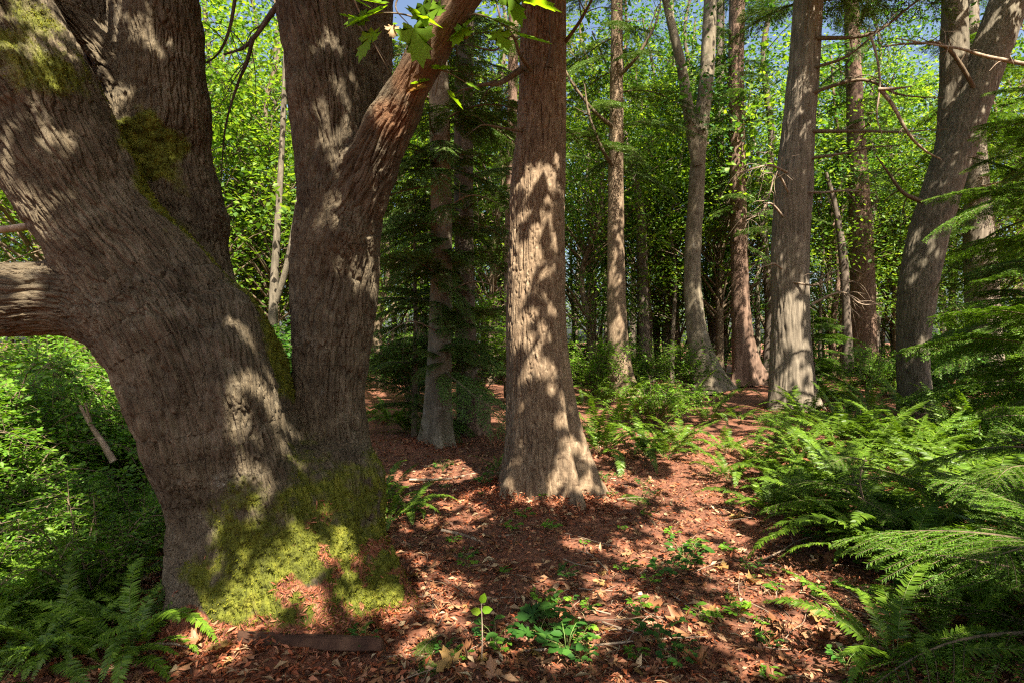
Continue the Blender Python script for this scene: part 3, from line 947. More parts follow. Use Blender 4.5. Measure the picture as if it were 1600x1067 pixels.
# red rotten stump deep in the shade
st = thing('stump', 'reddish rotten stump in deep shade behind the slim pale trunk', 'stump', tuple(P(748, 660, 9.3)[:2]) + (0,))
Vt, Ft = tube([(0, 0, -.1), (0, 0, .2), (.02, 0, .55), (.03, 0, .72)], [.24, .19, .17, .06], 40, 40, make_disp('cedar', 260, .03, [(1, .1, .3), (-1, .1, .3)], .2))
obj('trunk', mesh_np('stump', Vt, Ft, M['cedar_red']), st)

# dead branches on trunks
def px_branch(key, pts, r0, r1, tw=4, mat='twig', tl=0.5, name='branch'):
    root, _, _, base = TREES[key]
    branch(root, base, [P(*p) for p in pts], r0, r1, M[mat], name, tw, 7, tl)


px_branch('fir', [(815, 108, 5.3), (780, 130, 5.1), (755, 132, 4.95), (715, 142, 4.8)], .032, .006, 5, 'stem')
px_branch('fir', [(830, 110, 5.2), (812, 85, 5.0), (800, 55, 4.9), (775, 78, 4.8), (740, 72, 4.7)], .022, .004, 4, 'stem')
px_branch('fir', [(858, 105, 5.1), (864, 70, 5.05), (862, 30, 5.0), (868, -40, 4.9)], .03, .02, 1, 'stem')
px_branch('fir', [(815, 205, 5.3), (785, 200, 5.1), (755, 195, 5.0), (738, 205, 4.9)], .014, .004, 3, 'stem')
px_branch('fir', [(880, 70, 5.4), (905, 35, 5.2), (930, -10, 5.0)], .02, .01, 3, 'stem')
for (x, y, d, sgn, L) in [(1256, 110, 11.6, 1, 1.5), (1253, 150, 11.6, 1, 2.3), (1250, 205, 11.6, 1, 2.4), (1245, 250, 11.6, 1, 1.7), (1240, 300, 11.6, 1, 1.2), (1232, 270, 11.6, -1, 1.0), (1225, 340, 11.6, -1, .9), (1235, 440, 11.5, 1, .8), (1222, 420, 11.5, -1, .6), (1258, 60, 11.6, 1, 2.6), (1232, 300, 11.45, -1, .8), (1268, 475, 11.4, 1, 1.0)]:
    a = P(x, y, d)
    px_b = [a, a + np.array([sgn * L * .45, -.25, rng.uniform(-.1, .3)])]
    up_ = rng.uniform(-.35, 1.3) if L > 1.3 else rng.uniform(-.4, .2)
    px_b += [a + np.array([sgn * L * .75, -.4, .45 * up_ + rng.uniform(-.1, .15)]), a + np.array([sgn * L * 1.1, -.5, up_])]
    root, _, _, base = TREES['cedar']
    branch(root, base, px_b, .04 * (L / 2) ** .5, .006, M['stem' if L > 1.3 else 'twig'], 'branch', 12, 6, .75, .5)
for (x, y, d, sgn, L) in [(688, 250, 8, -1, 1.0), (690, 330, 8, 1, .9), (686, 420, 7.9, -1, .8), (690, 460, 7.9, 1, 1.0), (684, 160, 8, -1, 1.1), (688, 520, 7.9, -1, .7)]:
    a = P(x, y, d)
    root, _, _, base = TREES['pale_left']
    branch(root, base, [a, a + np.array([sgn * L * .5, -.3, .15]), a + np.array([sgn * L, -.5, -.05])], .014, .003, M['twig'], 'branch', 8, 5, .5, .3)
for (x, y, d, sgn, L, mt) in [(960, 200, 15.4, -1, 2.2, 'stem'), (966, 120, 15.4, 1, 1.5, 'stem'), (958, 260, 15.4, -1, 1.2, 'stem')]:
    a = P(x, y, d)
    root, _, _, base = TREES['mid_a']
    branch(root, base, [a, a + np.array([sgn * L * .3, -.3, .4]), a + np.array([sgn * L * .6, -.5, 1.2]), a + np.array([sgn * L * .7, -.5, 2.0])], .06, .015, M[mt], 'branch', 6, 6, .8, .1)
px_branch('leaning', [(1440, 315, 11.9), (1410, 300, 11.8), (1388, 270, 11.7), (1370, 245, 11.6)], .05, .012, 8, 'stem', 1.0)
px_branch('leaning', [(1530, 150, 11.8), (1480, 75, 11.5), (1430, 68, 11.3), (1380, 72, 11.2)], .05, .012, 8, 'stem', .8)
px_branch('right_back', [(1535, 290, 15.7), (1560, 285, 15.5), (1600, 278, 15.2)], .03, .01, 6, 'twig', .7)

# loose dead branches
def loose(name, label, paths, mat, twigs, tl=.3, cat='branch', group=None):
    pts0 = np.asarray(paths[0][0])
    base = pts0[0]
    root = thing(name, label, cat, tuple(base), 0, group)
    for pts, r0, r1 in paths: branch(root, base, pts, r0, r1, M[mat], 'branch', twigs, 7, tl)
    return root


loose('dead_branch', 'pale broken branch hanging down between the big cedar and the leaning trunk', [
    ([P(1360, 55, 9), P(1370, 90, 9), P(1375, 130, 9), P(1370, 180, 9), P(1378, 210, 9)], .022, .008),
    ([P(1376, 140, 9), P(1395, 165, 9), P(1420, 210, 9), P(1445, 235, 9.2), P(1468, 248, 9.4)], .035, .012),
    ([P(1372, 140, 9), P(1400, 138, 8.9), P(1425, 135, 8.8)], .03, .008)], 'twig', 5)
loose('dead_branch', 'long grey branch entering at the right edge in front of the leaning trunk', [
    ([P(1660, 112, 8), P(1590, 98, 8), P(1540, 88, 8), P(1500, 76, 8), P(1460, 70, 8.1), P(1400, 60, 8.2)], .034, .008)], 'twig', 12, .6)
loose('dead_branch', 'bare grey branch entering at the left edge above the thick low limb', [
    ([P(-60, 362, 4.2), P(10, 358, 4.2), P(70, 350, 4.3), P(120, 348, 4.4)], .032, .022)], 'twig', 0)
loose('dead_branch', 'broken forked snag leaning in the shrubs left of the maple', [
    ([P(178, 720, 4.6), P(160, 690, 4.6), P(140, 660, 4.6), P(125, 632, 4.6)], .03, .010),
    ([P(143, 664, 4.6), P(138, 645, 4.55), P(132, 628, 4.5)], .016, .005)], 'twig', 3)
loose('dead_branch', 'bare twiggy branch sticking up from the fern bed near the leaning trunk', [
    ([P(1330, 700, 9), P(1338, 670, 9), P(1345, 640, 9)], .02, .008)], 'twig', 3)
loose('dead_branch', 'bent brown stick arching over litter at the left foot of the maple', [
    ([P(165, 1040, 2.75), P(220, 1010, 2.7), P(275, 1005, 2.65), P(325, 1022, 2.6)], .008, .005)], 'twig', 0)
loose('dead_branch', 'forked grey twig lying on the left root flare of the maple', [
    ([P(262, 985, 2.95), P(305, 945, 2.85), P(335, 920, 2.85), P(352, 910, 2.86)], .008, .004),
    ([P(285, 965, 2.9), P(320, 940, 2.84), P(345, 928, 2.84)], .005, .002)], 'twig', 1, .08)
# dark drooping limbs of the maple in front of the bright leaves
for pts, r0, r1, tw in [
    ([(470, -40, 3.6), (425, 20, 3.7), (400, 55, 3.7), (380, 75, 3.75), (350, 85, 3.8)], .022, .006, 5),
    ([(395, 60, 3.7), (385, 100, 3.75), (372, 130, 3.8), (352, 200, 3.85), (345, 290, 3.9)], .014, .003, 6),
    ([(372, -40, 3.8), (360, 40, 3.85), (340, 85, 3.9), (308, 105, 3.95)], .013, .004, 5)]:
    o = branch(maple_root, np.zeros(3), [P(*p) for p in pts], r0, r1, M['dark'], 'branch', tw, 6, .5)
    o.matrix_parent_inverse = maple_inv

# ------------------------------------------------------------------ leaves in crowns
def sprays(centres, radii, per, size, flat=0.25, tilt=0.45):
    """layered sprays of leaves"""
    pos, dr, nm, sz = [], [], [], []
    for c, r in zip(centres, radii):
        n = max(3, int(per * (r ** 2) * rng.uniform(.7, 1.3)))
        a = rng.uniform(0, 2 * np.pi, n)
        q = np.sqrt(rng.random(n)) * r
        z = rng.normal(0, flat * r, n) - 0.25 * q * q / r
        out = np.stack([np.cos(a), np.sin(a), np.zeros(n)], 1)
        pos.append(c + out * q[:, None] + np.stack([0 * z, 0 * z, z], 1))
        dr.append(out + 0.7 * rand_unit(n) + np.array([0, 0, -.25]))
        nm.append(np.array([0, 0, .75]) + .55 * S + tilt * 2 * rand_unit(n))
        sz.append(size * rng.uniform(.7, 1.35) * rng.uniform(.55, 1.3, n))
    return np.concatenate(pos), np.concatenate(dr), np.concatenate(nm), np.concatenate(sz)


def broad_proto(seed, H, rtrunk, crown_lo, Rc, nclump, leaf, mat, per=60, bend=.5):
    """returns trunk mesh and crown mesh of an understory broadleaf tree"""
    pts = [np.array([0, 0, -.3])]
    for k in range(1, 7):
        pts.append(np.array([bend * rng.normal() * .4 * k / 3, bend * rng.normal() * .4 * k / 3, H * k / 6]))
    pts = np.array(pts)
    rad = np.linspace(rtrunk, rtrunk * .15, 7)
    bag = Bag()
    bag.add(*tube(pts, rad, 10, 40, lambda th, s, r, p: .12 * r * gn(p / .3, seed)))
    C, rr = catmull(pts, rad, 60)
    cs, rs = [], []
    for k in range(nclump):
        zf = crown_lo + (1 - crown_lo) * rng.random() ** .85
        i = int(np.clip(zf * 50, 6, 58))
        a = rng.uniform(0, 2 * np.pi)
        reach = Rc * (1 - .55 * abs(zf - .55)) * rng.uniform(.25, 1)
        c = C[i] + np.array([np.cos(a) * reach, np.sin(a) * reach, rng.uniform(-.2, .8)])
        cs.append(c)
        rs.append(rng.uniform(.45, .95))
        if k % 2 == 0:
            b0 = C[max(3, i - 6)]
            m_ = (b0 + c) / 2 + np.array([0, 0, .3]) + .15 * rand_unit(1)[0]
            r0 = max(.012, rr[i] * .35)
            bag.add(*tube([b0, m_, c], [r0, r0 * .6, .006], 5, 9))
    tr = bag.mesh('trunk', M['stem'])
    lb = Bag()
    lb.add(*cloud(*sprays(cs, rs, per * 2.1, leaf)))
    return tr, lb.mesh('crown', mat)


broad = [broad_proto(300 + k, H, r_, lo_, Rc, n_, lf, M[m_], per, bd) for k, (H, r_, lo_, Rc, n_, lf, m_, per, bd) in enumerate([
    (12, .14, .20, 3.2, 160, .125, 'leaf_bright', 62, 1.0),
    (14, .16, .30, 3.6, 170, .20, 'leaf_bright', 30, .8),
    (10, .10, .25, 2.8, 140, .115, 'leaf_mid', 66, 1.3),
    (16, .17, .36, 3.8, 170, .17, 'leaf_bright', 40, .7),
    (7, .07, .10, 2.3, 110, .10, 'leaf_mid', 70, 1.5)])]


def put_tree(proto, x, y, label, group, name='leafy_tree', rz=None, sc=1.0):
    t = thing(name, label, 'tree', (x, y, float(gh(x, y)[0])), rng.uniform(0, 6.28) if rz is None else rz, group, sc)
    obj('trunk', proto[0], t)
    obj('crown', proto[1], t)
    return t


# zones of the wood behind: (px range, label)
ZN = [(-200, 200, 'slender leafy tree in the woods left of the big maple'),
      (300, 470, 'slender leafy tree in the woods seen between the stems of the big maple'),
      (590, 800, 'slender leafy tree in the woods between the maple and the central fir'),
      (890, 1210, 'slender leafy tree in the woods between the central fir and the big cedar'),
      (1275, 1420, 'slender leafy tree in the woods between the big cedar and the leaning trunk'),
      (1480, 1800, 'slender leafy tree in the woods at the right edge')]
ZCOUNT = [11, 10, 9, 14, 8, 9]
for (a, b_, lab), n in zip(ZN, ZCOUNT):
    for k in range(n):
        Y0 = {890: 19, 1275: 23}.get(a, 17)
        Y = Y0 + (30 - Y0) * ((k + rng.random()) / n) ** .9
        if a < 0: Y = 10 + 20 * (k + rng.random()) / n
        px = a + (b_ - a) * ((k * .618 + .3 * rng.random()) % 1)
        x = (px - 800) / F * Y
        pr = broad[[0, 1, 3, 2, 0, 4][k % 6]]
        put_tree(pr, x, Y, lab, 'slender leafy trees of the background woods', sc=rng.uniform(.85, 1.2))

# bare thin poles standing in the gaps
def pole_proto(seed, H, r0):
    b_ = Bag()
    pts = [np.array([.25 * rng.normal() * k / 5, .25 * rng.normal() * k / 5, H * k / 6 - .2]) for k in range(7)]
    b_.add(*tube(pts, np.linspace(r0, r0 * .3, 7), 10, 50, lambda th, s, r, p: .15 * r * gn(p / .2, seed)))
    C, _ = catmull(np.array(pts), np.zeros(7), 60)
    for k in range(26):
        i = rng.integers(12, 58)
        a = rng.uniform(0, 6.28)
        L = rng.uniform(.5, 1.8)
        d = np.array([math.cos(a), math.sin(a), rng.uniform(-.1, .7)])
        b_.add(*tube([C[i], C[i] + d * L * .5, C[i] + d * L + [0, 0, -.1 * L]], [.018, .012, .004], 4, 7))
    cs = [C[rng.integers(30, 59)] + np.array([rng.normal() * 1.0, rng.normal() * 1.0, 0]) for _ in range(60)]
    l_ = Bag()
    l_.add(*cloud(*sprays(cs, rng.uniform(.4, .8, 60), 120, .11)))
    return b_, l_


POLES = []
for k, (H, r0, mt) in enumerate([(13, .11, 'pale'), (15, .15, 'dark'), (11, .08, 'cedar'), (14, .12, 'cedar_red')]):
    a_, l_ = pole_proto(600 + k, H, r0)
    POLES.append((a_.mesh('trunk', M[mt]), l_.mesh('crown', M['leaf_mid' if k % 2 else 'leaf_bright'])))
PN = ['thin pale pole tree', 'thin dark pole tree', 'thin grey pole tree', 'thin reddish pole tree']
for a, b_, n, where in [(-150, 110, 6, 'in the woods left of the big maple'), (310, 465, 6, 'seen between the stems of the big maple'), (590, 790, 7, 'in the woods between the maple and the central fir'),
                        (890, 1215, 17, 'in the woods between the central fir and the big cedar'), (1275, 1410, 8, 'in the woods between the big cedar and the leaning trunk'), (1480, 1650, 5, 'in the woods at the right edge')]:
    for k in range(n):
        Y = rng.uniform(19, 32)
        px = a + (b_ - a) * ((k + rng.random()) / n)
        q = int(rng.integers(4))
        put_tree(POLES[q], (px - 800) / F * Y, Y, PN[q] + ' ' + where, 'thin pole trees of the background woods', 'pole_tree', sc=rng.uniform(.85, 1.25))

# ------------------------------------------------------------------ conifer boughs
def bough_mesh(name, L, nside, side, bl, bw, sp, mat, droop=.35, up=.12):
    tt = np.linspace(0, 1, 24)
    ax = np.stack([L * tt, .04 * L * np.sin(tt * 5 + rng.uniform(0, 6)), L * (up * tt - droop * tt * tt)], 1)
    wood, pos, dr, nm = Bag(), [], [], []
    wood.add(*tube(ax[::3], np.linspace(.006 + .006 * L, .0015, len(ax[::3])), 5, 14))
    T, N, B = frames(ax)
    segs = [(ax, 0)]
    for k in range(nside):
        t = .08 + .9 * (k + rng.random() * .6) / nside
        i = min(22, int(t * 23))
        s_ = 1 if k % 2 else -1
        Ls = side * (1 - t) ** .65 * (.35 + .65 * min(1, t / .25)) * rng.uniform(.75, 1.15) + .03
        tv = norm(ax[i + 1] - ax[i])
        lat = norm(np.cross([0, 0, 1], tv)) * s_
        d = norm(tv * .75 + lat * .8 + np.array([0, 0, rng.uniform(-.12, .1)]))
        m = 6
        q = np.linspace(0, 1, m)[:, None]
        c = ax[i] + d * Ls * q - np.array([0, 0, 1.0]) * .28 * Ls * q * q + tv * .18 * Ls * q * q
        segs.append((c, 1))
        wood.add(*tube(c, np.linspace(.0028, .0009, m), 3, 5))
        if Ls > .22:
            for kk in range(int(Ls / .055)):
                j = rng.integers(1, 5)
                s2 = 1 if kk % 2 else -1
                tv2 = norm(c[j + 1] - c[j])
                lat2 = norm(np.cross([0, 0, 1], tv2)) * s2
                d2 = norm(tv2 * .8 + lat2 * .75 + np.array([0, 0, -.1]))
                c2 = c[j] + d2 * Ls * .35 * (1 - j / 8) * np.linspace(0, 1, 4)[:, None]
                segs.append((c2, 2))
    for c, lv in segs:
        l = np.concatenate([[0], np.cumsum(np.linalg.norm(np.diff(c, axis=0), axis=1))])
        n = max(3, int(l[-1] / sp))
        u = np.linspace(.03 if lv else .15, 1, n) * l[-1]
        p = np.stack([np.interp(u, l, c[:, k]) for k in range(3)], 1)
        tv = norm(np.stack([np.interp(np.minimum(u + .01, l[-1]), l, c[:, k]) for k in range(3)], 1) - p + 1e-6 * norm(c[-1] - c[0]))
        tv[-1] = norm(c[-1] - c[-2])
        lat = norm(np.cross(np.array([0, 0, 1.0]), tv))
        for s_ in (1, -1):
            pos.append(p)
            dr.append(tv * .55 + lat * s_ * .9 + .16 * rng.normal(size=p.shape))
            nm.append(np.array([0, 0, 1.0]) + .35 * rng.normal(size=p.shape))
    pos, dr, nm = map(np.concatenate, (pos, dr, nm))
    V, Fc = cloud(pos, dr, nm, bl * rng.uniform(.75, 1.15, len(pos)), RH_V, RH_F, bw / bl / .6)
    wood.add(V, Fc, 1)
    return wood.mesh(name, [M['stem'], M[mat]])


B_near = [bough_mesh('bough', L, ns, sd, .026, .0055, .0075, 'needle', dp) for L, ns, sd, dp in [(.95, 26, .42, .3), (.75, 22, .36, .22), (1.15, 30, .46, .38), (.85, 24, .40, .12)]]
B_mid = [bough_mesh('bough', L, ns, sd, .05, .016, .019, 'needle', dp) for L, ns, sd, dp in [(1.5, 26, .62, .35), (1.2, 24, .52, .25), (1.8, 30, .7, .45)]]
B_hem = [bough_mesh('bough', L, ns, sd, .045, .014, .017, 'hemlock', dp) for L, ns, sd, dp in [(1.6, 28, .6, .45), (1.3, 26, .5, .35), (2.0, 32, .7, .55)]]


def add_boughs(root, base, axis_pts, zlo, zhi, n, meshes, sc0, sc1, tilt=(-.25, .15), ang=None, skip=None, a0=0.0):
    z = np.clip(np.linspace(zlo, zhi, n) + rng.uniform(-1.6, 1.6, n) * (zhi - zlo) / n, zlo, zhi)
    for k in range(n):
        f = (z[k] - zlo) / max(1e-6, zhi - zlo)
        x = np.interp(z[k], axis_pts[:, 2], axis_pts[:, 0])
        y = np.interp(z[k], axis_pts[:, 2], axis_pts[:, 1])
        a = a0 + k * 2.399 + rng.uniform(-.3, .3) if ang is None else rng.uniform(*ang)
        s_ = sc0 + (sc1 - sc0) * f
        s_ *= rng.uniform(.8, 1.2)
        if skip is not None and skip(np.array([x, y, z[k]]), a): continue
        obj('bough', meshes[k % len(meshes)], root, tuple(np.array([x, y, z[k]]) - base), (rng.uniform(-.4, .4), rng.uniform(*tilt) + .15 * rng.normal(), a), s_)


def key_boughs(key, zlo, zhi, n, meshes, sc0, sc1, **kw):
    root, pts, rad, base = TREES[key]
    C, _ = catmull(pts, rad, 80)
    o = np.argsort(C[:, 2])
    add_boughs(root, base, C[o], zlo, zhi, n, meshes, sc0, sc1, **kw)


key_boughs('pale_left', 1.0, 6.0, 34, B_hem, .75, 1.0, ang=(R(-290), R(60)))
key_boughs('pale_left', 1.2, 4.4, 26, B_hem, .45, .8, ang=(R(-150), R(-20)), tilt=(-.3, .4))
key_boughs('dark_left', .8, 7.5, 28, B_hem, .9, 1.1, tilt=(-.5, .35))
key_boughs('mid_a', 6, 17, 40, B_hem, 1.4, .7)
key_boughs('mid_d', 4.5, 17, 44, B_hem, 1.3, .7)
key_boughs('cedar', 8.6, 18, 44, B_hem, 1.5, .7)
key_boughs('red_fir', 7, 16, 30, B_hem, 1.3, .7)
key_boughs('right_back', 3.5, 16, 44, B_mid, 1.2, .8)
key_boughs('thin_behind', 4.0, 14, 34, B_hem, .9, .6)

# broadleaf crowns on the mid trunks
def crown(key, centres, radii, per, leaf, mat, name='crown'):
    root, pts, rad, base = TREES[key]
    b_ = Bag()
    p, d, n, s_ = sprays(np.asarray(centres) - base, radii, per, leaf)
    b_.add(*cloud(p, d, n, s_))
    obj(name, b_.mesh(name, mat), root)


def tree_crown(key, zlo, Rc, n, leaf, mat, per=55):
    root, pts, rad, base = TREES[key]
    top = pts[np.argmax(pts[:, 2])]
    cs = []
    for k in range(n):
        z = rng.uniform(zlo, max(top[2], zlo + 4) + .5)
        i = np.argmin(np.abs(pts[:, 2] - z))
        a = rng.uniform(0, 6.28)
        q = Rc * math.sqrt(rng.random())
        cs.append([pts[i][0] + q * math.cos(a), pts[i][1] + q * math.sin(a), z])
    crown(key, cs, rng.uniform(.45, .95, n), per, leaf, mat)


tree_crown('mid_b', 4.5, 2.6, 90, .13, M['leaf_bright'])
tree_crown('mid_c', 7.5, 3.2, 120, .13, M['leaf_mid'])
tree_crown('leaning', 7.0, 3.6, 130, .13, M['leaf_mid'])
tree_crown('thin_left', 3.8, 1.8, 70, .12, M['leaf_bright'])
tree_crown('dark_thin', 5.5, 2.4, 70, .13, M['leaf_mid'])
tree_crown('pale_mid', 5.0, 2.4, 70, .13, M['leaf_bright'])
tree_crown('thin_right', 4.0, 2.2, 70, .12, M['leaf_bright'])

# far woodland closing the view
def far_wood():
    n = 4000
    a = rng.uniform(-R(62), R(62), n)
    r_ = rng.uniform(36, 58, n)
    z = 22 * rng.random(n) ** 1.25
    keep = gn(np.stack([a * 22, z / 3.2, r_ * .05], 1), 71) > -.14 + .033 * (z - 7)
    c = np.stack([np.sin(a) * r_, np.cos(a) * r_, z], 1)[keep]
    b_ = Bag()
    b_.add(*cloud(*sprays(c, rng.uniform(.9, 1.9, len(c)), 26, .25, .35, .6)))
    for k in range(70):
        aa = rng.uniform(-R(60), R(60))
        rr = rng.uniform(34, 52)
        p = np.array([math.sin(aa) * rr, math.cos(aa) * rr, -.3])
        b_.add(*tube([p, p + [rng.normal() * .4, 0, 8], p + [rng.normal() * .8, 0, 19]], [rng.uniform(.12, .32), .14, .04], 8, 10), 1)
    o = obj('far_woodland', b_.mesh('far_woodland', [M['leaf_bright'], M['dark']]))
    tag(o, 'sunlit leafy woodland closing the view behind all the trunks', 'woodland', kind='stuff')


far_wood()

# ------------------------------------------------------------------ unseen overhead canopy, added and carved to dapple the light
LIT = []


def lit_ground(px, py, r, h=0.0):
    Y = CAM_Z * F / (py - 533.0)
    LIT.append((P(px, py, Y) + np.array([0, 0, h]), r * 1.15))


for a in [(625, 870, .14), (660, 885, .22), (700, 905, .16), (740, 905, .16), (700, 740, .4), (640, 745, .3), (690, 790, .35), (740, 720, .35), (620, 800, .2), (720, 830, .2),
          (930, 770, .4), (1000, 760, .3), (960, 740, .3), (890, 850, .15), (960, 850, .15), (860, 905, .15), (900, 930, .15), (850, 950, .12), (1010, 870, .22), (1060, 830, .3), (1100, 800, .3), (1000, 930, .15), (960, 975, .13),
          (1180, 925, .25), (1210, 940, .2), (1150, 900, .15), (1290, 890, .25), (1380, 925, .22), (1330, 910, .2), (1265, 955, .2), (1260, 1000, .13), (1130, 975, .13), (780, 1010, .1), (1040, 1030, .1), (690, 1000, .08)]:
    lit_ground(*a)
for a in [(940, 705, .6, .3), (1010, 708, .4, .3), (1055, 695, .45, .3), (905, 720, .3, .2), (1110, 735, .4, .3)]: lit_ground(*a)
for a in [(100, 900, .25, .4), (190, 870, .2, .4), (20, 850, .4, .5), (140, 830, .5, .5), (60, 790, .6, .5)]: lit_ground(*a)
for k in range(190):
    lit_ground(rng.uniform(600, 1420), rng.uniform(760, 1064), rng.uniform(.04, .13))
for px, py, Y, r in [(968, 585, 15.3, .3), (966, 520, 15.3, .2), (962, 430, 15.3, .15), (1090, 520, 16.3, .35), (1085, 460, 16.3, .3), (1086, 380, 16.3, .15), (1095, 565, 16.2, .3), (1352, 440, 19.7, .35), (1354, 480, 19.7, .25), (1348, 400, 19.7, .3), (1345, 200, 19.7, .3), (1340, 240, 19.7, .25),
                     (1235, 470, 11.5, .2), (1225, 400, 11.5, .12), (1240, 180, 11.5, .12), (1445, 400, 11.7, .15), (1430, 600, 11.6, .3), (1500, 110, 11.8, .2), (1495, 60, 11.8, .2), (690, 330, 7.8, .12), (690, 420, 7.8, .12), (688, 470, 7.8, .12), (670, 180, 7.8, .1), (1180, 560, 18.2, .2),
                     (835, 440, 5.15, .17), (840, 470, 5.15, .24), (820, 500, 5.15, .2), (850, 500, 5.15, .2), (858, 430, 5.15, .10), (815, 560, 5.15, .14), (800, 610, 5.15, .12), (868, 560, 5.1, .12), (880, 610, 5.1, .13), (858, 650, 5.05, .12), (890, 680, 5.05, .14), (800, 700, 5.1, .12), (815, 660, 5.1, .1), (870, 750, 4.95, .16), (890, 770, 4.95, .12), (815, 775, 5.0, .14), (850, 270, 5.15, .05), (835, 310, 5.15, .06), (828, 350, 5.15, .06),
                     (520, 830, 2.85, .14), (490, 860, 2.85, .13), (545, 880, 2.85, .14), (570, 910, 2.85, .12), (475, 900, 2.8, .12), (360, 965, 2.75, .14), (420, 940, 2.8, .12), (340, 1000, 2.7, .12), (450, 960, 2.75, .1), (560, 850, 2.9, .1),
                     (400, 600, 2.75, .11), (380, 640, 2.75, .12), (400, 690, 2.8, .14), (430, 660, 2.85, .12), (370, 700, 2.75, .10), (400, 740, 2.8, .1), (370, 610, 2.7, .07), (430, 560, 2.9, .1), (400, 530, 2.9, .1),
                     (515, 620, 3.2, .1), (505, 650, 3.2, .08), (528, 600, 3.2, .06), (500, 190, 3.2, .09), (505, 220, 3.2, .06), (490, 60, 3.2, .1), (525, 30, 3.2, .06),
                     (75, 140, 2.7, .10), (50, 30, 2.7, .16), (150, 160, 2.75, .07), (30, 300, 2.8, .06), (60, 340, 2.8, .06),
                     (210, 60, 3.5, .16), (240, 20, 3.5, .15), (150, 70, 3.35, .12), (280, 110, 3.5, .1), (295, 280, 3.5, .07), (305, 310, 3.5, .06), (140, 20, 3.5, .12), (225, 235, 3.35, .08), (200, 150, 3.4, .1),
                     (600, 190, 3.1, .08), (640, 120, 3.0, .10), (690, 45, 2.9, .12), (300, 400, 3.1, .08), (340, 450, 3.15, .08), (390, 510, 3.2, .1), (240, 300, 3.1, .06),
                     (1235, 560, 11.5, .4), (1235, 620, 11.4, .5), (1235, 500, 11.5, .3), (1440, 560, 11.7, .35), (1440, 600, 11.6, .3), (600, 25, 2.75, .3), (650, 50, 2.8, .2), (780, 40, 2.9, .4), (690, 120, 3.0, .15)]:
    LIT.append((P(px, py, Y), r * (1.35 if Y < 3.7 else 1.0)))
for px, py, Y, r in [(500, 855, 2.82, .22), (545, 900, 2.82, .22), (385, 975, 2.72, .2), (440, 935, 2.75, .14), (420, 620, 2.8, .18), (400, 700, 2.8, .2), (430, 560, 2.9, .14), (530, 800, 2.95, .14), (1500, 760, 4.8, .5), (1420, 860, 3.6, .3), (1520, 840, 3.2, .3), (1330, 960, 3.0, .2), (1450, 940, 2.7, .18)]:
    LIT.append((P(px, py, Y), r))
LITC = np.array([c for c, r in LIT])
LITR = np.array([r for c, r in LIT])


def in_shaft(p, grow=0.0):
    out = np.zeros(len(p), bool)
    for c, r in zip(LITC, LITR):
        d = p - c
        t = d @ S
        out |= (np.linalg.norm(d - t[:, None] * S, axis=1) < r + grow) & (t > 0)
    return out


SHADE = []
for pts_, rad_ in maple_curves: SHADE += [(p, r + .12) for p, r in zip(pts_, rad_) if p[2] > .9]
for key in ('fir', 'pale_left', 'mid_a', 'mid_c', 'mid_d', 'cedar', 'red_fir', 'leaning', 'right_back'):
    _, pts_, rad_, _ = TREES[key]
    pts_, rad_ = catmull(pts_, rad_, 90)
    SHADE += [(p, r + (.12 if key == 'fir' else .02)) for p, r in zip(pts_, rad_) if 0.5 < p[2] < 9]
SHC = np.array([c for c, r in SHADE])
SHR_ = np.array([r for c, r in SHADE])


def over_trunk(p):
    out = np.zeros(len(p), bool)
    for c, r in zip(SHC, SHR_):
        d = p - c
        t = d @ S
        out |= (np.linalg.norm(d - t[:, None] * S, axis=1) < r) & (t > 0)
    return out


def canopy(parent, inv, nclump, x0, x1, y0, y1, z0, z1, mat, leaf=.2, base_gap=.62, far=False):
    c = np.stack([rng.uniform(x0, x1, nclump), rng.uniform(y0, y1, nclump), rng.uniform(z0, z1, nclump)], 1)
    p, d, n, s_ = sprays(c, rng.uniform(.4, .8, nclump), 95, leaf, .2)
    g = p - S * ((p[:, 2] / S[2])[:, None])
    # openness of the cover over the places below
    nz_ = gn(g * np.array([1.9, 1.9, 0]) + 3.7, 55) + .6 * gn(g * np.array([4.4, 4.4, 0]), 56)
    gap = base_gap * np.ones(len(p))
    if not far:
        gap -= .68 * sstep(4.2, 6.0, g[:, 1]) * sstep(.9, 1.9, g[:, 0])
        gap -= 1.3 * sstep(-2.2, -3.0, g[:, 0])
        gap -= .30 * sstep(8.5, 11, g[:, 1])
        gap -= .38 * sstep(1.2, 2.2, g[:, 0]) * sstep(3.2, 4.2, g[:, 1])
    keep = ((nz_ < gap) | (over_trunk(p) & (nz_ < (.30 if far else .75)))) & ~(in_shaft(p + .035 * rng.normal(size=p.shape), .02) & (rng.random(len(p)) > .05))  # crown shaped for light: leaves cut along sun shafts, kept over trunks
    b_ = Bag()
    b_.add(*cloud(p[keep], d[keep], n[keep], s_[keep]))
    o = obj('crown', b_.mesh('crown', mat), parent)
    if inv is not None: o.matrix_parent_inverse = inv
    return o


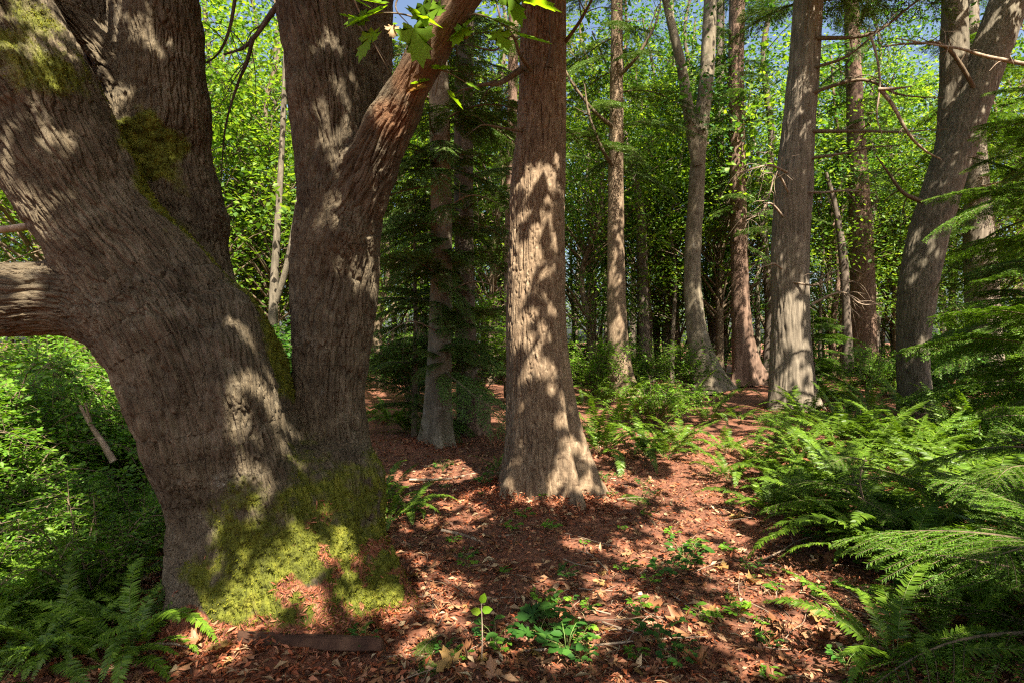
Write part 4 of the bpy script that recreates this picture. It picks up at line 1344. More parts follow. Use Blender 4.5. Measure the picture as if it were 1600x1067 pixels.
shade_maple = thing('maple_tree', 'unseen maple added behind the viewer, its crown shaped to dapple the clearing', 'tree', (6.5, -6.0, 0))  # out-of-view tree added to carry the dappling canopy
Vt, Ft = tube([(0, 0, -.3), (0, .1, 3), (-.3, .4, 6), (-.8, 1.2, 9.5)], [.45, .34, .26, .1], 24, 40, make_disp('strip', 400, .015, [(1, .2, .4), (3, .2, .4), (5, .2, .4)], .4))
obj('trunk', mesh_np('trunk', Vt, Ft, M['stem']), shade_maple)
for k in range(9):
    a = k * .7
    e = np.array([math.cos(a) * rng.uniform(4, 6), math.sin(a) * rng.uniform(4, 5) + 2.5, rng.uniform(6.2, 7.4)])
    Vt, Ft = tube([(-.2, .3, 4), e * .5 + np.array([0, 0, 2.4]), e], [.12, .07, .02], 8, 16)
    obj('limb', mesh_np('limb', Vt, Ft, M['stem']), shade_maple)
canopy(shade_maple, Matrix.Translation(-shade_maple.location), 2500, -3.5, 12, -5, 5.2, 5.4, 7.4, M['leaf_mid'])
canopy(maple_root, maple_inv, 1350, -8, 2.0, -1.5, 5.0, 5.6, 8.0, M['leaf_bright'])  # big maple's own unseen crown, carved by the same sun shafts
shade_maple2 = thing('maple_tree', 'unseen maple added off to the right, its high crown shading the far trunks', 'tree', (13.0, 4.0, 0))  # second out-of-view tree, added to throw shade on the trunks
Vt, Ft = tube([(0, 0, -.3), (-.2, .1, 4), (-.8, .3, 8), (-2.0, .8, 11)], [.45, .34, .26, .1], 24, 40, make_disp('strip', 401, .015, [(1, .2, .4), (3, .2, .4), (5, .2, .4)], .4))
obj('trunk', mesh_np('trunk', Vt, Ft, M['stem']), shade_maple2)
for k in range(7):
    e = np.array([-1.5 * k - 1.0, rng.uniform(-1, 6), rng.uniform(10, 11.5)])
    Vt, Ft = tube([(-.4, .2, 6), e * .5 + np.array([0, 0, 3.6]), e], [.14, .08, .02], 8, 16)
    obj('limb', mesh_np('limb', Vt, Ft, M['stem']), shade_maple2)
canopy(shade_maple2, Matrix.Translation(-shade_maple2.location), 1700, -2, 15, 2.5, 10.5, 9.4, 11.8, M['leaf_mid'], .22, -.12, True)

# ------------------------------------------------------------------ ferns
def frond_mesh(L, arch, npin, pl, mat, side=0.0):
    tt = np.linspace(0, 1, 20)
    ax = np.stack([L * (.95 * tt - .1 * arch * tt ** 3), side * L * tt ** 2, L * (.75 * tt * (1.05 - arch * tt))], 1)
    b_ = Bag()
    b_.add(*tube(ax[::2], np.linspace(.0035, .0008, 10), 4, 14))
    T = norm(np.gradient(ax, axis=0))
    u = np.linspace(.14, .995, npin)
    p = np.stack([np.interp(u, tt, ax[:, k]) for k in range(3)], 1)
    tv = norm(np.stack([np.interp(u, tt, T[:, k]) for k in range(3)], 1))
    lat = norm(np.cross(np.array([0, 0, 1.0]), tv))
    upv = np.cross(tv, lat)
    prof = pl * np.minimum(1, .55 + u * 1.4) * (1 - u ** 2.6) ** .8 + .012
    pos, dr, nm, sz = [], [], [], []
    for s_ in (1, -1):
        pos.append(p + .002 * rng.normal(size=p.shape))
        dr.append(lat * s_ + tv * (.25 + .5 * u[:, None]) - upv * .12 + .10 * rng.normal(size=p.shape))
        nm.append(upv + .28 * rng.normal(size=p.shape) + tv * .15)
        sz.append(prof * rng.uniform(.88, 1.08, npin))
    pos, dr, nm, sz = map(np.concatenate, (pos, dr, nm, sz))
    wid = 1.12 * L * .82 / npin
    TV = np.array([[0, .10, 0], [.12, .62, .0], [.55, .42, .02], [1, 0, -.05], [.55, -.36, .02], [.08, -.40, 0]])
    V = np.empty((len(pos), 6, 3))
    dr = norm(dr)
    nm = norm(nm - dr * (nm * dr).sum(1, keepdims=True))
    bi = np.cross(nm, dr)
    for k in range(6):
        V[:, k] = pos + dr * (TV[k, 0] * sz)[:, None] + bi * (TV[k, 1] * wid * np.minimum(1, sz / pl + .35))[:, None] + nm * (TV[k, 2] * sz)[:, None]
    Fc = (np.arange(len(pos))[:, None, None] * 6 + OV_F[None]).reshape(-1, 4)
    b_.add(V.reshape(-1, 3), [Fc], 1)
    return b_.mesh('frond', [M['rachis'] if mat != 'fern_dead' else M['stem'], M[mat]])


FR = [frond_mesh(L, a, n_, pl, 'fern', sd) for L, a, n_, pl, sd in [(1.0, .75, 46, .10, .05), (1.0, 1.0, 44, .09, -.08), (1.0, .55, 48, .10, .1), (1.0, 1.2, 42, .095, 0), (1.0, .85, 46, .085, -.15)]]
FRD = [frond_mesh(1.0, 1.5, 36, .07, 'fern_dead', .1), frond_mesh(1.0, 1.75, 34, .07, 'fern_dead', -.1)]


def fern(x, y, size, nf, label, group=None, dead=0, z=None, tilt=(-.55, .15), rz0=None):
    t = thing('sword_fern', label, 'fern', (x, y, float(gh(x, y)[0]) if z is None else z), 0, group)
    a0 = rng.uniform(0, 6.28)
    for k in range(nf):
        a = a0 + 2.399 * k + rng.uniform(-.35, .35)
        inner = k / nf
        obj('frond', FR[rng.integers(5)], t, (.03 * math.cos(a), .03 * math.sin(a), .01), (rng.uniform(-.25, .25), rng.uniform(-.42, .22) - .35 * inner, a), size * rng.uniform(.65, 1.1))
    for k in range(dead):
        a = rng.uniform(0, 6.28)
        obj('dead_frond', FRD[rng.integers(2)], t, (0, 0, .02), (rng.uniform(-.3, .3), rng.uniform(.1, .35), a), size * rng.uniform(.6, .9))
    return t


def gxy(px, py):
    Y = CAM_Z * F / (py - 533.0)
    return (px - 800) / F * Y, Y


# the ones that can be told apart
for px, py, sz, nf, dd, lab in [
    (940, 712, 1.15, 20, 3, 'sunlit sword fern close against the right side of the central fir'),
    (1012, 715, .9, 15, 1, 'sword fern with a drooping red dead frond, second to the right of the central fir'),
    (1060, 700, .85, 15, 1, 'bright sword fern at the left end of the fern bed'),
    (606, 815, .55, 13, 0, 'dark fern in the shade against the right side of the maple base'),
    (640, 800, .50, 11, 0, 'fern between the maple base and the central fir, half in sun'),
    (600, 780, .55, 10, 0, 'dark fern behind the maple base, seen past its right edge'),
    (776, 735, .35, 8, 0, 'small fern at the left foot of the central fir'),
    (1240, 770, .72, 15, 1, 'large sword fern with one upright sunlit frond in front of the big cedar'),
    (1375, 850, .80, 12, 0, 'sword fern with one bright arching frond in the middle of the fern bed'),
    (1345, 668, .75, 14, 4, 'fern with many red dead fronds between the big cedar and the leaning trunk'),
    (1405, 672, .65, 12, 4, 'reddish half dead fern at the foot of the leaning trunk'),
    (60, 960, .6, 15, 1, 'large dark fern at the lower left corner'),
    (215, 890, .60, 13, 0, 'bright fern pressed against the left side of the maple base'),
    (215, 1010, .55, 11, 1, 'fern in deep shade at the left foot of the maple'),
    (-20, 880, .7, 15, 0, 'tall fern at the left edge below the shrubs'),
    (120, 860, .62, 14, 1, 'sunlit fern in front of the shrubs left of the maple')]:
    x, y = gxy(px, py)
    fern(x, y, sz, nf, lab, None, dd)
# the fern bed on the right
k = 0
BED = []
while k < 62:
    px, py = rng.uniform(1040, 1720), rng.uniform(655, 905)
    lo_ = 690 + (1250 - px) * .10 if px < 1250 else 660
    hi_ = 760 + (px - 1080) * .42
    if not (lo_ < py < hi_) or (1180 < px < 1290 and py < 690) or (1385 < px < 1470 and py < 690): continue
    x, y = gxy(px, py)
    if any((x - a) ** 2 + (y - b_) ** 2 < .16 for a, b_ in BED): continue
    BED.append((x, y))
    fern(x, y, rng.uniform(.75, 1.1) if px > 1260 else rng.uniform(.55, .8), int(rng.integers(11, 16)), 'sword fern growing among others in the dense fern bed on the right', 'ferns of the fern bed on the right', int(rng.integers(0, 3)))
    k += 1
# ferns under the far trunks, and on the left slope
k = 0
while k < 46:
    px, py = rng.uniform(890, 1700), rng.uniform(592, 668)
    x, y = gxy(px, py)
    if any(math.hypot(x - t[3][0], y - t[3][1]) < .6 for t in TREES.values()): continue
    fern(x, y, rng.uniform(.7, 1.1), int(rng.integers(9, 13)), 'dark fern in the understory beneath the trunks right of the central fir', 'ferns beneath the trunks on the right', 0)
    k += 1
for k in range(28):
    px, py = rng.uniform(-160, 215), rng.uniform(740, 1100)
    x, y = gxy(px, py)
    fern(x, y, rng.uniform(.42, .66), int(rng.integers(10, 15)), 'fern among others on the slope left of the maple', 'ferns on the slope left of the maple', int(rng.integers(0, 2)))
for px, py in [(1440, 915), (1500, 955), (1405, 875), (1560, 990), (1480, 1030), (1580, 915), (1540, 870), (1400, 1060)]:
    x, y = gxy(px, py)
    fern(x, y, rng.uniform(.5, .75), 12, 'fern among others in the dark lower right corner', 'ferns in the lower right corner', 1)
for k in range(9):
    px, py = rng.uniform(560, 760), rng.uniform(625, 680)
    x, y = gxy(px, py)
    fern(x, y, rng.uniform(.6, .9), 10, 'dark fern in the shade behind the slim pale trunk', 'ferns behind the slim pale trunk', 1)

# ------------------------------------------------------------------ shrubs
def shrub_proto(seed, H, nst, nl, leaf, mat, TV=OV_V, TF=OV_F, spread=.8):
    wd, lf = Bag(), Bag()
    pos, dr, nm = [], [], []
    for k in range(nst):
        a = rng.uniform(0, 6.28)
        h_ = H * rng.uniform(.5, 1.1)
        q = spread * H * rng.uniform(.3, 1)
        e = np.array([math.cos(a) * q, math.sin(a) * q, h_])
        c = [np.zeros(3) + .08 * rand_unit(1)[0] * [1, 1, 0], e * [.3, .3, .55] + .05 * rand_unit(1)[0], e * [.7, .7, .95], e + np.array([e[0] * .25, e[1] * .25, -.12 * H])]
        wd.add(*tube(c, np.linspace(.011, .002, 4), 5, 14))
        C, _ = catmull(np.array(c), np.zeros(4), 40)
        for j in range(nl):
            i = rng.integers(8, 39)
            d0 = norm(norm(C[min(39, i + 1)] - C[i - 1]) * .5 + rand_unit(1)[0] * [1, 1, .5])
            Lt = H * rng.uniform(.12, .32)
            m = 9
            u = np.linspace(.15, 1, m)[:, None]
            pp = C[i] + d0 * Lt * u - np.array([0, 0, .2]) * Lt * u ** 2
            wd.add(*tube([C[i], C[i] + d0 * Lt * .5 - [0, 0, .05 * Lt], C[i] + d0 * Lt - [0, 0, .2 * Lt]], [.003, .002, .001], 3, 4))
            s_ = np.where(np.arange(m) % 2 == 0, 1, -1)[:, None]
            lat = norm(np.cross([0, 0, 1.0], d0))
            pos.append(pp)
            dr.append(d0 * .5 + lat * s_ + .3 * rng.normal(size=(m, 3)))
            nm.append(np.array([0, 0, .7]) + .6 * S + .4 * rng.normal(size=(m, 3)))
    pos, dr, nm = map(np.concatenate, (pos, dr, nm))
    lf.add(*cloud(pos, dr, nm, leaf * rng.uniform(.6, 1.25, len(pos)), TV, TF))
    return wd.mesh('stem', M['stem']), lf.mesh('foliage', M[mat])


SHR = [shrub_proto(500, 1.1, 17, 26, .055, 'leaf_shrub'), shrub_proto(501, 1.5, 18, 28, .060, 'leaf_shrub'), shrub_proto(502, .8, 14, 20, .05, 'leaf_shrub'), shrub_proto(503, 1.2, 16, 24, .07, 'leaf_mid')]


def shrub(pr, x, y, label, group=None, sc=1.0):
    t = thing('leafy_shrub', label, 'shrub', (x, y, float(gh(x, y)[0])), rng.uniform(0, 6.28), group, sc)
    obj('stem', pr[0], t)
    obj('foliage', pr[1], t)


for k in range(44):
    Y = 4.0 + 6.5 * (k / 44)
    px = rng.uniform(-260, 225 if Y > 4.6 else 130)
    shrub(SHR[k % 3], (px - 800) / F * Y, Y, 'bright small-leaved shrub in the thicket left of the maple', 'shrubs of the thicket left of the maple', rng.uniform(.75, 1.15))
for k in range(20):
    Y = rng.uniform(2.9, 5.0)
    px = rng.uniform(-60, 215) if k % 2 else rng.uniform(140, 235)
    if Y < 3.9: px = rng.uniform(-80, 190)
    shrub(SHR[(2, 0)[k % 2]], (px - 800) / F * Y, Y, 'low small-leaved shrub between the ferns on the slope left of the maple', 'low shrubs between the ferns on the left slope', rng.uniform(.35, .6))
for k in range(20):
    Y = rng.uniform(10.5, 16)
    px = rng.uniform(-200, 470)
    shrub(SHR[k % 4], (px - 800) / F * Y, Y, 'leafy shrub in the undergrowth far behind the maple', 'shrubs far behind the maple', rng.uniform(1.0, 1.6))
for px, py, sc, lab in [(1020, 668, .85, 'bright round-leaved shrub behind the ferns right of the central fir'), (925, 622, 1.0, 'tall bush in front of the straight brown trunk'),
                        (1060, 655, .7, 'low bush in front of the pale sinuous trunk'), (1215, 690, .4, 'tiny bright bush at the foot of the big cedar')]:
    x, y = gxy(px, py)
    shrub(SHR[1 if sc > .9 else 0], x, y, lab, None, sc)
k = 0
while k < 60:
    Y = rng.uniform(13, 26)
    px = rng.uniform(540, 1750)
    if 890 < px < 1300 and k % 3: Y = rng.uniform(19, 27)
    x = (px - 800) / F * Y
    if any(math.hypot(x - t[3][0], Y - t[3][1]) < .8 for t in TREES.values()): continue
    k += 1
    shrub(SHR[(3, 1, 0, 3)[k % 4]], x, Y, 'shadowy shrub of the undergrowth beneath the background trunks', 'shrubs beneath the background trunks', rng.uniform(.6, 1.1) if 880 < px < 1480 else rng.uniform(1.0, 1.8))

# ------------------------------------------------------------------ young firs at the right
def sapling(label, x, y, H, n, meshes, sc0, sc1, zlo=.15, r0=.03, tilt=(-.3, .1), name='fir_sapling'):
    base = np.array([x, y, float(gh(x, y)[0])])
    t = thing(name, label, 'young fir', tuple(base))
    ax = np.array([[0, 0, -.1], [.02, .02, H * .4], [.0, .05, H * .75], [.03, .03, H]])
    V, Fc = tube(ax, [r0, r0 * .7, r0 * .4, .004], 8, 24)
    obj('trunk', mesh_np('trunk', V, Fc, M['stem']), t)
    C, _ = catmull(ax, np.zeros(4), 40)
    add_boughs(t, np.zeros(3), C, zlo, H * .97, n, meshes, sc0, sc1, tilt)
    return t


sapling('young fir with flat sprays at the right edge in front of the fern bed', 3.05, 3.2, 1.25, 20, B_near, .95, .45)
sapling('dark young fir filling the bottom right corner', 2.5, 2.45, .72, 22, B_near, 1.15, .6, .12, .016)
sapling('young fir reaching low bough tips over the litter in front of the fern bed', 2.6, 4.2, .7, 13, B_near, .95, .5, .15, .014)
sapling('tall young fir with layered sprays at the right edge beside the leaning trunk', 6.5, 6.7, 4.6, 52, B_mid, 1.0, .5, .3, .06)
sapling('young fir with layered sprays behind the leaning trunk at the right edge', 8.6, 9.4, 5.5, 56, B_mid, 1.1, .6, .4, .07)
sapling('slim young fir in the dark between the maple and the slim pale trunk', -1.55, 9.0, 4.2, 50, B_hem, .75, .4, .4, .05)
sapling('young fir low down between the big cedar and the leaning trunk', 7.0, 13.2, 2.2, 36, B_mid, .8, .4, .2, .04)

# ------------------------------------------------------------------ litter
def litter():
    def pts(n, y0, y1, pw=1.0):
        y = y0 + (y1 - y0) * rng.random(n) ** pw
        x = rng.uniform(-1.05, 1.05, n) * (y * .93 + .3)
        return x, y
    b_ = Bag()
    x, y = pts(70000, 2.1, 9.5, 1.25)
    q = np.stack([x, y, 0 * x], 1)
    k = gn(q * 2.2, 31) + .6 * gn(q * 6, 32) > -.45
    x, y, q = x[k], y[k], q[k]
    z = gh(x, y) + .016 * gn(q * 9, 8) + .012 * np.abs(gn(q * 19, 9)) + rng.uniform(.0, .025, len(x))
    n = len(x)
    d = rand_unit(n) * [1, 1, .35]
    nm = np.array([0, 0, 1.0]) + .8 * rand_unit(n)
    wide = np.where(rng.random((n, 1, 1)) < .55, .22, .8)
    V, Fc = cloud(np.stack([x, y, z], 1), d, nm, rng.uniform(.014, .05, n), RH_V * [1, 1, 2.0], RH_F, wide)
    b_.add(V[:4 * (n * 2 // 3)], [Fc[0][:2 * (n * 2 // 3)]], 0)
    b_.add(V[4 * (n * 2 // 3):], [Fc[0][2 * (n * 2 // 3):] - 4 * (n * 2 // 3)], 2)
    x, y = pts(9000, 2.1, 8.5, 1.2)
    q = np.stack([x, y, 0 * x], 1)
    z = gh(x, y) + .016 * gn(q * 9, 8) + rng.uniform(.005, .03, len(x))
    n = len(x)
    V, Fc = cloud(np.stack([x, y, z], 1), rand_unit(n) * [1, 1, .25], np.array([0, 0, 1.0]) + .7 * rand_unit(n), rng.uniform(.02, .09, n), RH_V * [1, 1, 2.0], RH_F, np.where(rng.random((n, 1, 1)) < .6, .12, .6))
    b_.add(V, Fc, 1)
    x, y = pts(2600, 2.1, 8.0, 1.2)
    q = np.stack([x, y, 0 * x], 1)
    z = gh(x, y) + .016 * gn(q * 9, 8) + rng.uniform(.008, .03, len(x))
    n = len(x)
    TV = ML_V.copy()
    TV[:, 2] = .5 * (TV[:, 0] - .4) ** 2 - .9 * TV[:, 1] ** 2 + .09 * np.sin(TV[:, 0] * 10 + TV[:, 1] * 12)
    V, Fc = cloud(np.stack([x, y, z], 1), rand_unit(n) * [1, 1, .2], np.array([0, 0, 1.0]) + .45 * rand_unit(n), rng.uniform(.03, .09, n), TV, ML_F, rng.uniform(.35, 1.0, (n, 1, 1)))
    b_.add(V, Fc, 3)
    for cx, cy, r0, r1, m in [(.27, 5.45, .42, .85, 3500), (-1.06, 8.0, .2, .5, 900), (5.9, 11.8, .45, .95, 1500), (-1.25, 3.2, .55, 1.0, 3000)]:
        a = rng.uniform(0, 6.28, m)
        r_ = r0 + (r1 - r0) * rng.random(m) ** 1.4
        x, y = cx + r_ * np.cos(a), cy + r_ * np.sin(a)
        z = gh(x, y) + .07 * ((r1 - r_) / (r1 - r0)) ** 2 * rng.random(m) + .01
        V, Fc = cloud(np.stack([x, y, z], 1), rand_unit(m) * [1, 1, .4], np.array([0, 0, 1.0]) + .7 * rand_unit(m), rng.uniform(.015, .055, m), RH_V * [1, 1, 2.0], RH_F, .5)
        b_.add(V, Fc, 0)
    o = obj('leaf_litter', b_.mesh('leaf_litter', [M['litter'], M['litter_pale'], M['litter_dark'], M['leaf_dead']]))
    tag(o, 'red brown leaf litter and needles covering the forest floor', 'leaf litter', kind='stuff')


litter()

# fallen leaves one can count
def fallen_mesh(mat, curl):
    V = ML_V.copy()
    V[:, 2] = curl * (V[:, 0] - .4) ** 2 + curl * 2.0 * V[:, 1] ** 2 + .10 * np.sin(V[:, 0] * 9 + V[:, 1] * 11 + curl * 5)
    V[:, 1] *= .8
    V[:, 0] -= .4
    b_ = Bag()
    b_.add(V, [ML_F])
    b_.add(*[np.array([[-.35, 0, .0], [-.75, .04, .05], [-.75, .05, .05], [-.35, .012, 0]]), [np.array([[0, 1, 2, 3]])]])
    return b_.mesh('fallen_leaf', M[mat])


FL = [fallen_mesh('leaf_old', .55), fallen_mesh('leaf_old', -.5), fallen_mesh('leaf_dead', .8), fallen_mesh('leaf_dead', -.35), fallen_mesh('leaf_maple', .5)]


def fallen(px, py, size, m, label, group=None, dz=.02):
    x, y = gxy(px, py)
    o = obj('fallen_leaf', FL[m], None, (x, y, float(gh(x, y)[0]) + dz + size * .08), (rng.uniform(-.35, .35), rng.uniform(-.35, .35), rng.uniform(0, 6.28)), size)
    tag(o, label, 'leaf', group)


for px, py, s_, m, lab, dz in [
    (435, 905, .06, 0, 'small yellow leaf lying on the mossy root flare of the maple', .42),
    (470, 1000, .16, 0, 'curled tan maple leaf at the front foot of the maple', .06), (452, 990, .15, 2, 'brown curled maple leaf beside the tan one at the foot of the maple', .06),
    (545, 1000, .15, 0, 'pale yellow maple leaf at the right front foot of the maple', .04), (565, 1012, .12, 1, 'tan crumpled leaf just above the right end of the plank', .03),
    (300, 1040, .11, 2, 'long tan leaf in the heap left of the plank', .03), (335, 1030, .10, 1, 'pale dry leaf on the heap touching the left end of the plank', .04), (345, 1052, .10, 0, 'dry straw coloured leaf at the bottom below the plank', .03),
    (1165, 952, .11, 4, 'fresh yellow green maple leaf lying in the sun on the litter', .02), (1060, 990, .15, 2, 'orange brown dry leaf upright on the litter below the clearing', .03),
    (1275, 965, .13, 0, 'yellow leaf on the litter near the dark young fir', .02), (920, 985, .11, 1, 'yellowish leaf on the litter at lower centre', .02),
    (700, 1062, .14, 0, 'large yellow leaf at the bottom edge of the picture', .02), (1080, 1048, .16, 2, 'curled orange leaf near the bottom edge right of centre', .03)]:
    fallen(px, py, s_, m, lab, None, dz)
for k in range(90):
    fallen(rng.uniform(250, 1450), rng.uniform(790, 1064), rng.uniform(.06, .13), int(rng.choice([2, 3, 2, 3, 0, 1])), 'dry brown maple leaf lying among others on the sun-flecked litter', 'dry leaves scattered on the litter', .015)

# twigs on the ground
def twig(px, py, L, r_, label, group=None, rz=None):
    x, y = gxy(px, py)
    z = float(gh(x, y)[0])
    t = rng.uniform(0, 6.28) if rz is None else rz
    d = np.array([math.cos(t), math.sin(t), rng.uniform(-.05, .18)])
    lat = np.array([-d[1], d[0], .1])
    pts = [np.zeros(3), d * L * .35 + lat * L * rng.uniform(-.08, .08), d * L * .7 + lat * L * rng.uniform(-.1, .1), d * L]
    b_ = Bag()
    b_.add(*tube(pts, [r_, r_ * .85, r_ * .65, r_ * .35], 6, 14, lambda th, s, r, p: .25 * r * gn(p / .03, 2)))
    if L > .25:
        a = d * L * .55
        b_.add(*tube([a, a + (d + lat * 1.2) * L * .15, a + (d + lat) * L * .25], [r_ * .5, r_ * .4, r_ * .15], 5, 6))
    o = obj('twig', b_.mesh('twig', M['twig']), None, (x, y, z + r_ + .012))
    tag(o, label, 'twig', group)


twig(640, 748, 1.1, .016, 'thick fallen stick lying in the sun between the maple and the central fir', None, .15)
twig(690, 835, .7, .014, 'crooked dark stick in the shade in front of the central fir', None, -.5)
twig(820, 1030, .9, .007, 'long thin stick lying across the litter near the bottom centre', None, .12)
twig(950, 890, .45, .005, 'thin pale straw standing slanted in the litter at the centre', None, 1.8)
twig(1190, 860, .6, .007, 'pale forked twig lying in front of the fern bed', None, .4)
for k in range(110):
    twig(rng.uniform(600, 1420), 740 + 320 * rng.random(), rng.uniform(.10, .42), rng.uniform(.0018, .005), 'thin dead twig lying among others on the red litter', 'twigs scattered on the litter')

# ------------------------------------------------------------------ seedlings
def seedling_proto(nst, leaf, H, mat, TV=OV_V, TF=OV_F, per=4):
    b_ = Bag()
    pos, dr, nm = [], [], []
    for k in range(nst):
        a = k * 2.4 + rng.uniform(-.4, .4)
        e = np.array([math.cos(a) * H * .7, math.sin(a) * H * .7, H * rng.uniform(.6, 1)])
        b_.add(*tube([np.zeros(3), e * [.4, .4, .7], e], [.0022, .0018, .001], 4, 6))
        for j in range(per):
            ang = a + (j - (per - 1) / 2) * .85
            pos.append(e - (e * .12 * j))
            dr.append([math.cos(ang), math.sin(ang), .05])
            nm.append(np.array([0, 0, 1.0]) + .3 * rng.normal(size=3))
    b2 = cloud(np.array(pos), np.array(dr), np.array(nm), leaf * rng.uniform(.7, 1.2, len(pos)), TV, TF, 1.1)
    b_.add(*b2, 1)
    return b_.mesh('seedling', [M['rachis'], M[mat]])


SD = [seedling_proto(4, .055, .09, 'leaf_shrub'), seedling_proto(6, .05, .12, 'leaf_mid'), seedling_proto(3, .10, .12, 'leaf_mid', ML_V, ML_F, 2), seedling_proto(5, .045, .07, 'leaf_shrub'), seedling_proto(7, .06, .16, 'leaf_mid')]


def seedling(px, py, m, sc, label, group=None):
    x, y = gxy(px, py)
    o = obj('seedling', SD[m], None, (x, y, float(gh(x, y)[0]) + .01), (0, 0, rng.uniform(0, 6.28)), sc)
    tag(o, label, 'seedling', group)


for px, py, m, sc, lab in [
    (820, 822, 0, 1.0, 'bright seedling right in front of the central fir'), (862, 832, 3, 1.1, 'low bright seedling in front and right of the central fir'), (800, 838, 0, .9, 'seedling in front and left of the central fir'),
    (860, 995, 2, 1.0, 'dark maple seedling with broad leaves at lower centre'), (842, 1008, 2, .95, 'second dark maple seedling touching the broad-leaved one'),
    (775, 1015, 1, 1.1, 'bright little plant beside the upright stick at lower centre'), (1045, 895, 1, 1.2, 'dark leafy seedling in shade right of centre'), (1070, 880, 4, 1.2, 'tall dark seedling just behind the leafy one right of centre'),
    (1090, 850, 0, .9, 'bright curled seedling in front of the fern bed'), (1085, 852, 0, 1.0, 'bright yellow green seedling in the sun in front of the fern bed'),
    (885, 1040, 1, 1.2, 'low leafy seedling at the bottom edge, centre'), (1030, 1020, 4, .9, 'upright pale seedling in the lower right litter'), (570, 1030, 1, .8, 'small green seedling by the right end of the plank')]:
    seedling(px, py, m, sc, lab)
for k in range(85):
    px, py = rng.uniform(610, 1400), rng.uniform(735, 1060)
    if px < 640 and py > 850: continue
    seedling(px, py, int(rng.choice([0, 1, 3, 3, 4])), rng.uniform(.45, .9), 'small green seedling sprouting among others through the litter', 'seedlings scattered in the clearing')
# sapling sprig with pale leaves beside dead stalk
sp = thing('seedling', 'upright dead stalk topped by three pale green leaves at lower centre', 'seedling', tuple(P(752, 1045, 2.62)[:2]) + (0,))
V, Fc = tube([(0, 0, 0), (.005, 0, .14), (0, .01, .29)], [.004, .0035, .0015], 6, 12)
obj('stem', mesh_np('stem', V, Fc, M['twig']), sp)
V, Fc = cloud(np.array([[0, .01, .29], [0, .01, .26], [0, .01, .25]]), np.array([[.3, -.2, 1.], [.9, -.3, .2], [-.9, -.3, .3]]), np.array([[0, -1., .3]] * 3), .055, OV_V, OV_F, 1.3)
obj('leaf', mesh_np('leaf', V, Fc, M['leaf_maple']), sp)
# blue-green fir sprigs fallen on the litter
for px, py, lab in [(690, 1010, 'upper of two blue green fir sprigs lying on the litter at lower centre'), (672, 1042, 'lower of two blue green fir sprigs lying on the litter at lower centre'), (960, 790, 'dark fallen fir bough in the shade right of the central fir')]:
    x, y = gxy(px, py)
    o = obj('fir_sprig', B_near[1] if py > 800 else B_near[2], None, (x, y, float(gh(x, y)[0]) + .04), (.1, .1, rng.uniform(0, 6.28) if py > 800 else .5), .28 if py > 800 else .8)
    tag(o, lab, 'fir sprig')

# ------------------------------------------------------------------ weathered plank at the foot of the maple
def plank():
    a, b_ = P(372, 1032, 2.66), P(598, 1045, 2.60)
    L = np.linalg.norm(b_ - a)
    nx, ny, nz = 60, 4, 8
    import bmesh
    bm = bmesh.new()
    bmesh.ops.create_cube(bm, size=1.0)
    bmesh.ops.scale(bm, vec=(L, .035, .055), verts=bm.verts)
    bmesh.ops.bevel(bm, geom=list(bm.edges), offset=.005, segments=2, affect='EDGES')
    bmesh.ops.subdivide_edges(bm, edges=[e for e in bm.edges if e.calc_length() > .2], cuts=50, use_grid_fill=True)
    for v in bm.verts:
        p = np.array([[v.co.x * 5, v.co.y * 30, v.co.z * 30]])
        v.co.z += .012 * gn(p * [1, .3, .3], 3)[0] + .006 * gn(p * [4, .5, .5], 4)[0] + .012 * math.sin(v.co.x * 4)
        v.co.y += .005 * gn(p, 7)[0]
    me = bpy.data.meshes.new('plank')
    bm.to_mesh(me)
    bm.free()
    me.materials.append(M['plank'])
    c = (a + b_) / 2
    d = b_ - a
    o = obj('plank', me, None, (c[0], c[1], float(gh(c[0], c[1])[0]) + .045), (R(-14), R(3), math.atan2(d[1], d[0])))
    tag(o, 'rusty brown weathered plank half buried on edge in front of the maple', 'plank')


M['plank'] = bark_mat('old_plank', (0.03, 0.015, 0.009), (0.06, 0.03, 0.018), (0.11, 0.06, 0.036), 1.0, 9, 0.3)[0]
plank()

# ------------------------------------------------------------------ maple leaves hanging into the top of the frame
def sprig(leaves, twigs, old=()):
    for pts in twigs:
        q = [P(*p) for p in pts]
        V, Fc = tube(q, np.linspace(.006, .0018, len(q)), 5, 14)
        o = obj('twig', mesh_np('twig', V, Fc, M['stem']), maple_root)
        o.matrix_parent_inverse = maple_inv
    for (px, py, Y, sz, ang, mt) in leaves:
        d = np.array([math.cos(R(ang)), rng.uniform(-.4, .2), -math.sin(R(ang))])
        n_ = np.array([rng.uniform(-.4, .4), -.8 * rng.random() - .1, 1.0 * rng.uniform(.3, 1)])
        V, Fc = cloud(P(px, py, Y)[None], d[None], n_[None], sz * LS, ML_V, ML_F)
        o = obj('leaf', mesh_np('leaf', V, Fc, M[mt]), maple_root)
        o.matrix_parent_inverse = maple_inv


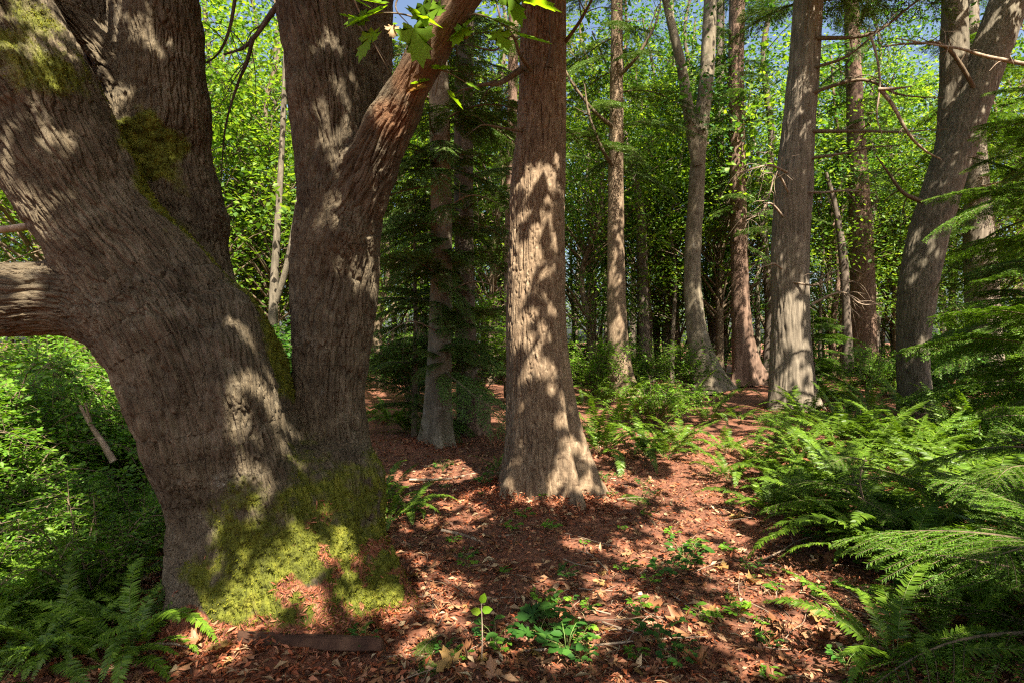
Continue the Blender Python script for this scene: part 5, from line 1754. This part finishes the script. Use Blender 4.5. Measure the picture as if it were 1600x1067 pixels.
LS = 1.45
sprig([(600, 12, 2.7, .15, 160, 'leaf_maple'), (640, 18, 2.7, .12, 20, 'leaf_maple'), (575, 28, 2.75, .09, 175, 'leaf_maple'), (645, 40, 2.65, .13, 75, 'leaf_maple'), (585, 48, 2.7, .12, 120, 'leaf_maple'),
       (600, 5, 2.6, .14, 190, 'leaf_maple'), (560, 30, 2.7, .07, 200, 'leaf_maple'), (655, 55, 2.75, .08, 110, 'leaf_maple'), (612, 40, 2.75, .05, 80, 'leaf_old'),
       (740, 30, 2.9, .12, 150, 'leaf_maple'), (730, 42, 2.9, .09, 130, 'leaf_maple'), (770, 30, 2.9, .10, 20, 'leaf_maple'), (775, 50, 2.9, .10, 60, 'leaf_maple'), (810, 55, 2.9, .13, 15, 'leaf_maple'), (735, 55, 2.95, .08, 150, 'leaf_old'),
       (810, -5, 2.8, .16, 15, 'leaf_maple'), (790, -15, 2.8, .13, 60, 'leaf_maple'), (670, 125, 3.0, .08, 175, 'leaf_maple'), (680, 108, 3.0, .08, 0, 'leaf_maple'), (730, 130, 3.0, .06, 20, 'leaf_maple'), (700, 145, 3.0, .08, 40, 'leaf_maple'),
       (665, 135, 3.0, .07, 170, 'leaf_old'), (545, -5, 2.7, .08, 20, 'leaf_maple'), (660, 5, 2.7, .11, 90, 'leaf_maple'), (690, 8, 2.8, .1, 140, 'leaf_maple')],
      [[(672, 42, 3.0), (640, 25, 2.8), (600, 20, 2.72), (562, 28, 2.72)], [(700, 45, 3.0), (740, 22, 2.92), (790, 40, 2.9), (815, 55, 2.9)], [(640, -30, 2.7), (618, 10, 2.7), (640, 40, 2.68)],
       [(560, 40, 3.2), (590, 75, 3.15), (620, 120, 3.1)], [(640, 110, 3.05), (690, 110, 3.0), (730, 130, 3.0)], [(700, 60, 3.0), (690, 100, 3.0), (680, 150, 3.02)], [(545, -20, 2.9), (580, 60, 3.0), (610, 115, 3.1)]])
print('built', len(bpy.data.objects), sum(len(m.polygons) for m in bpy.data.meshes))
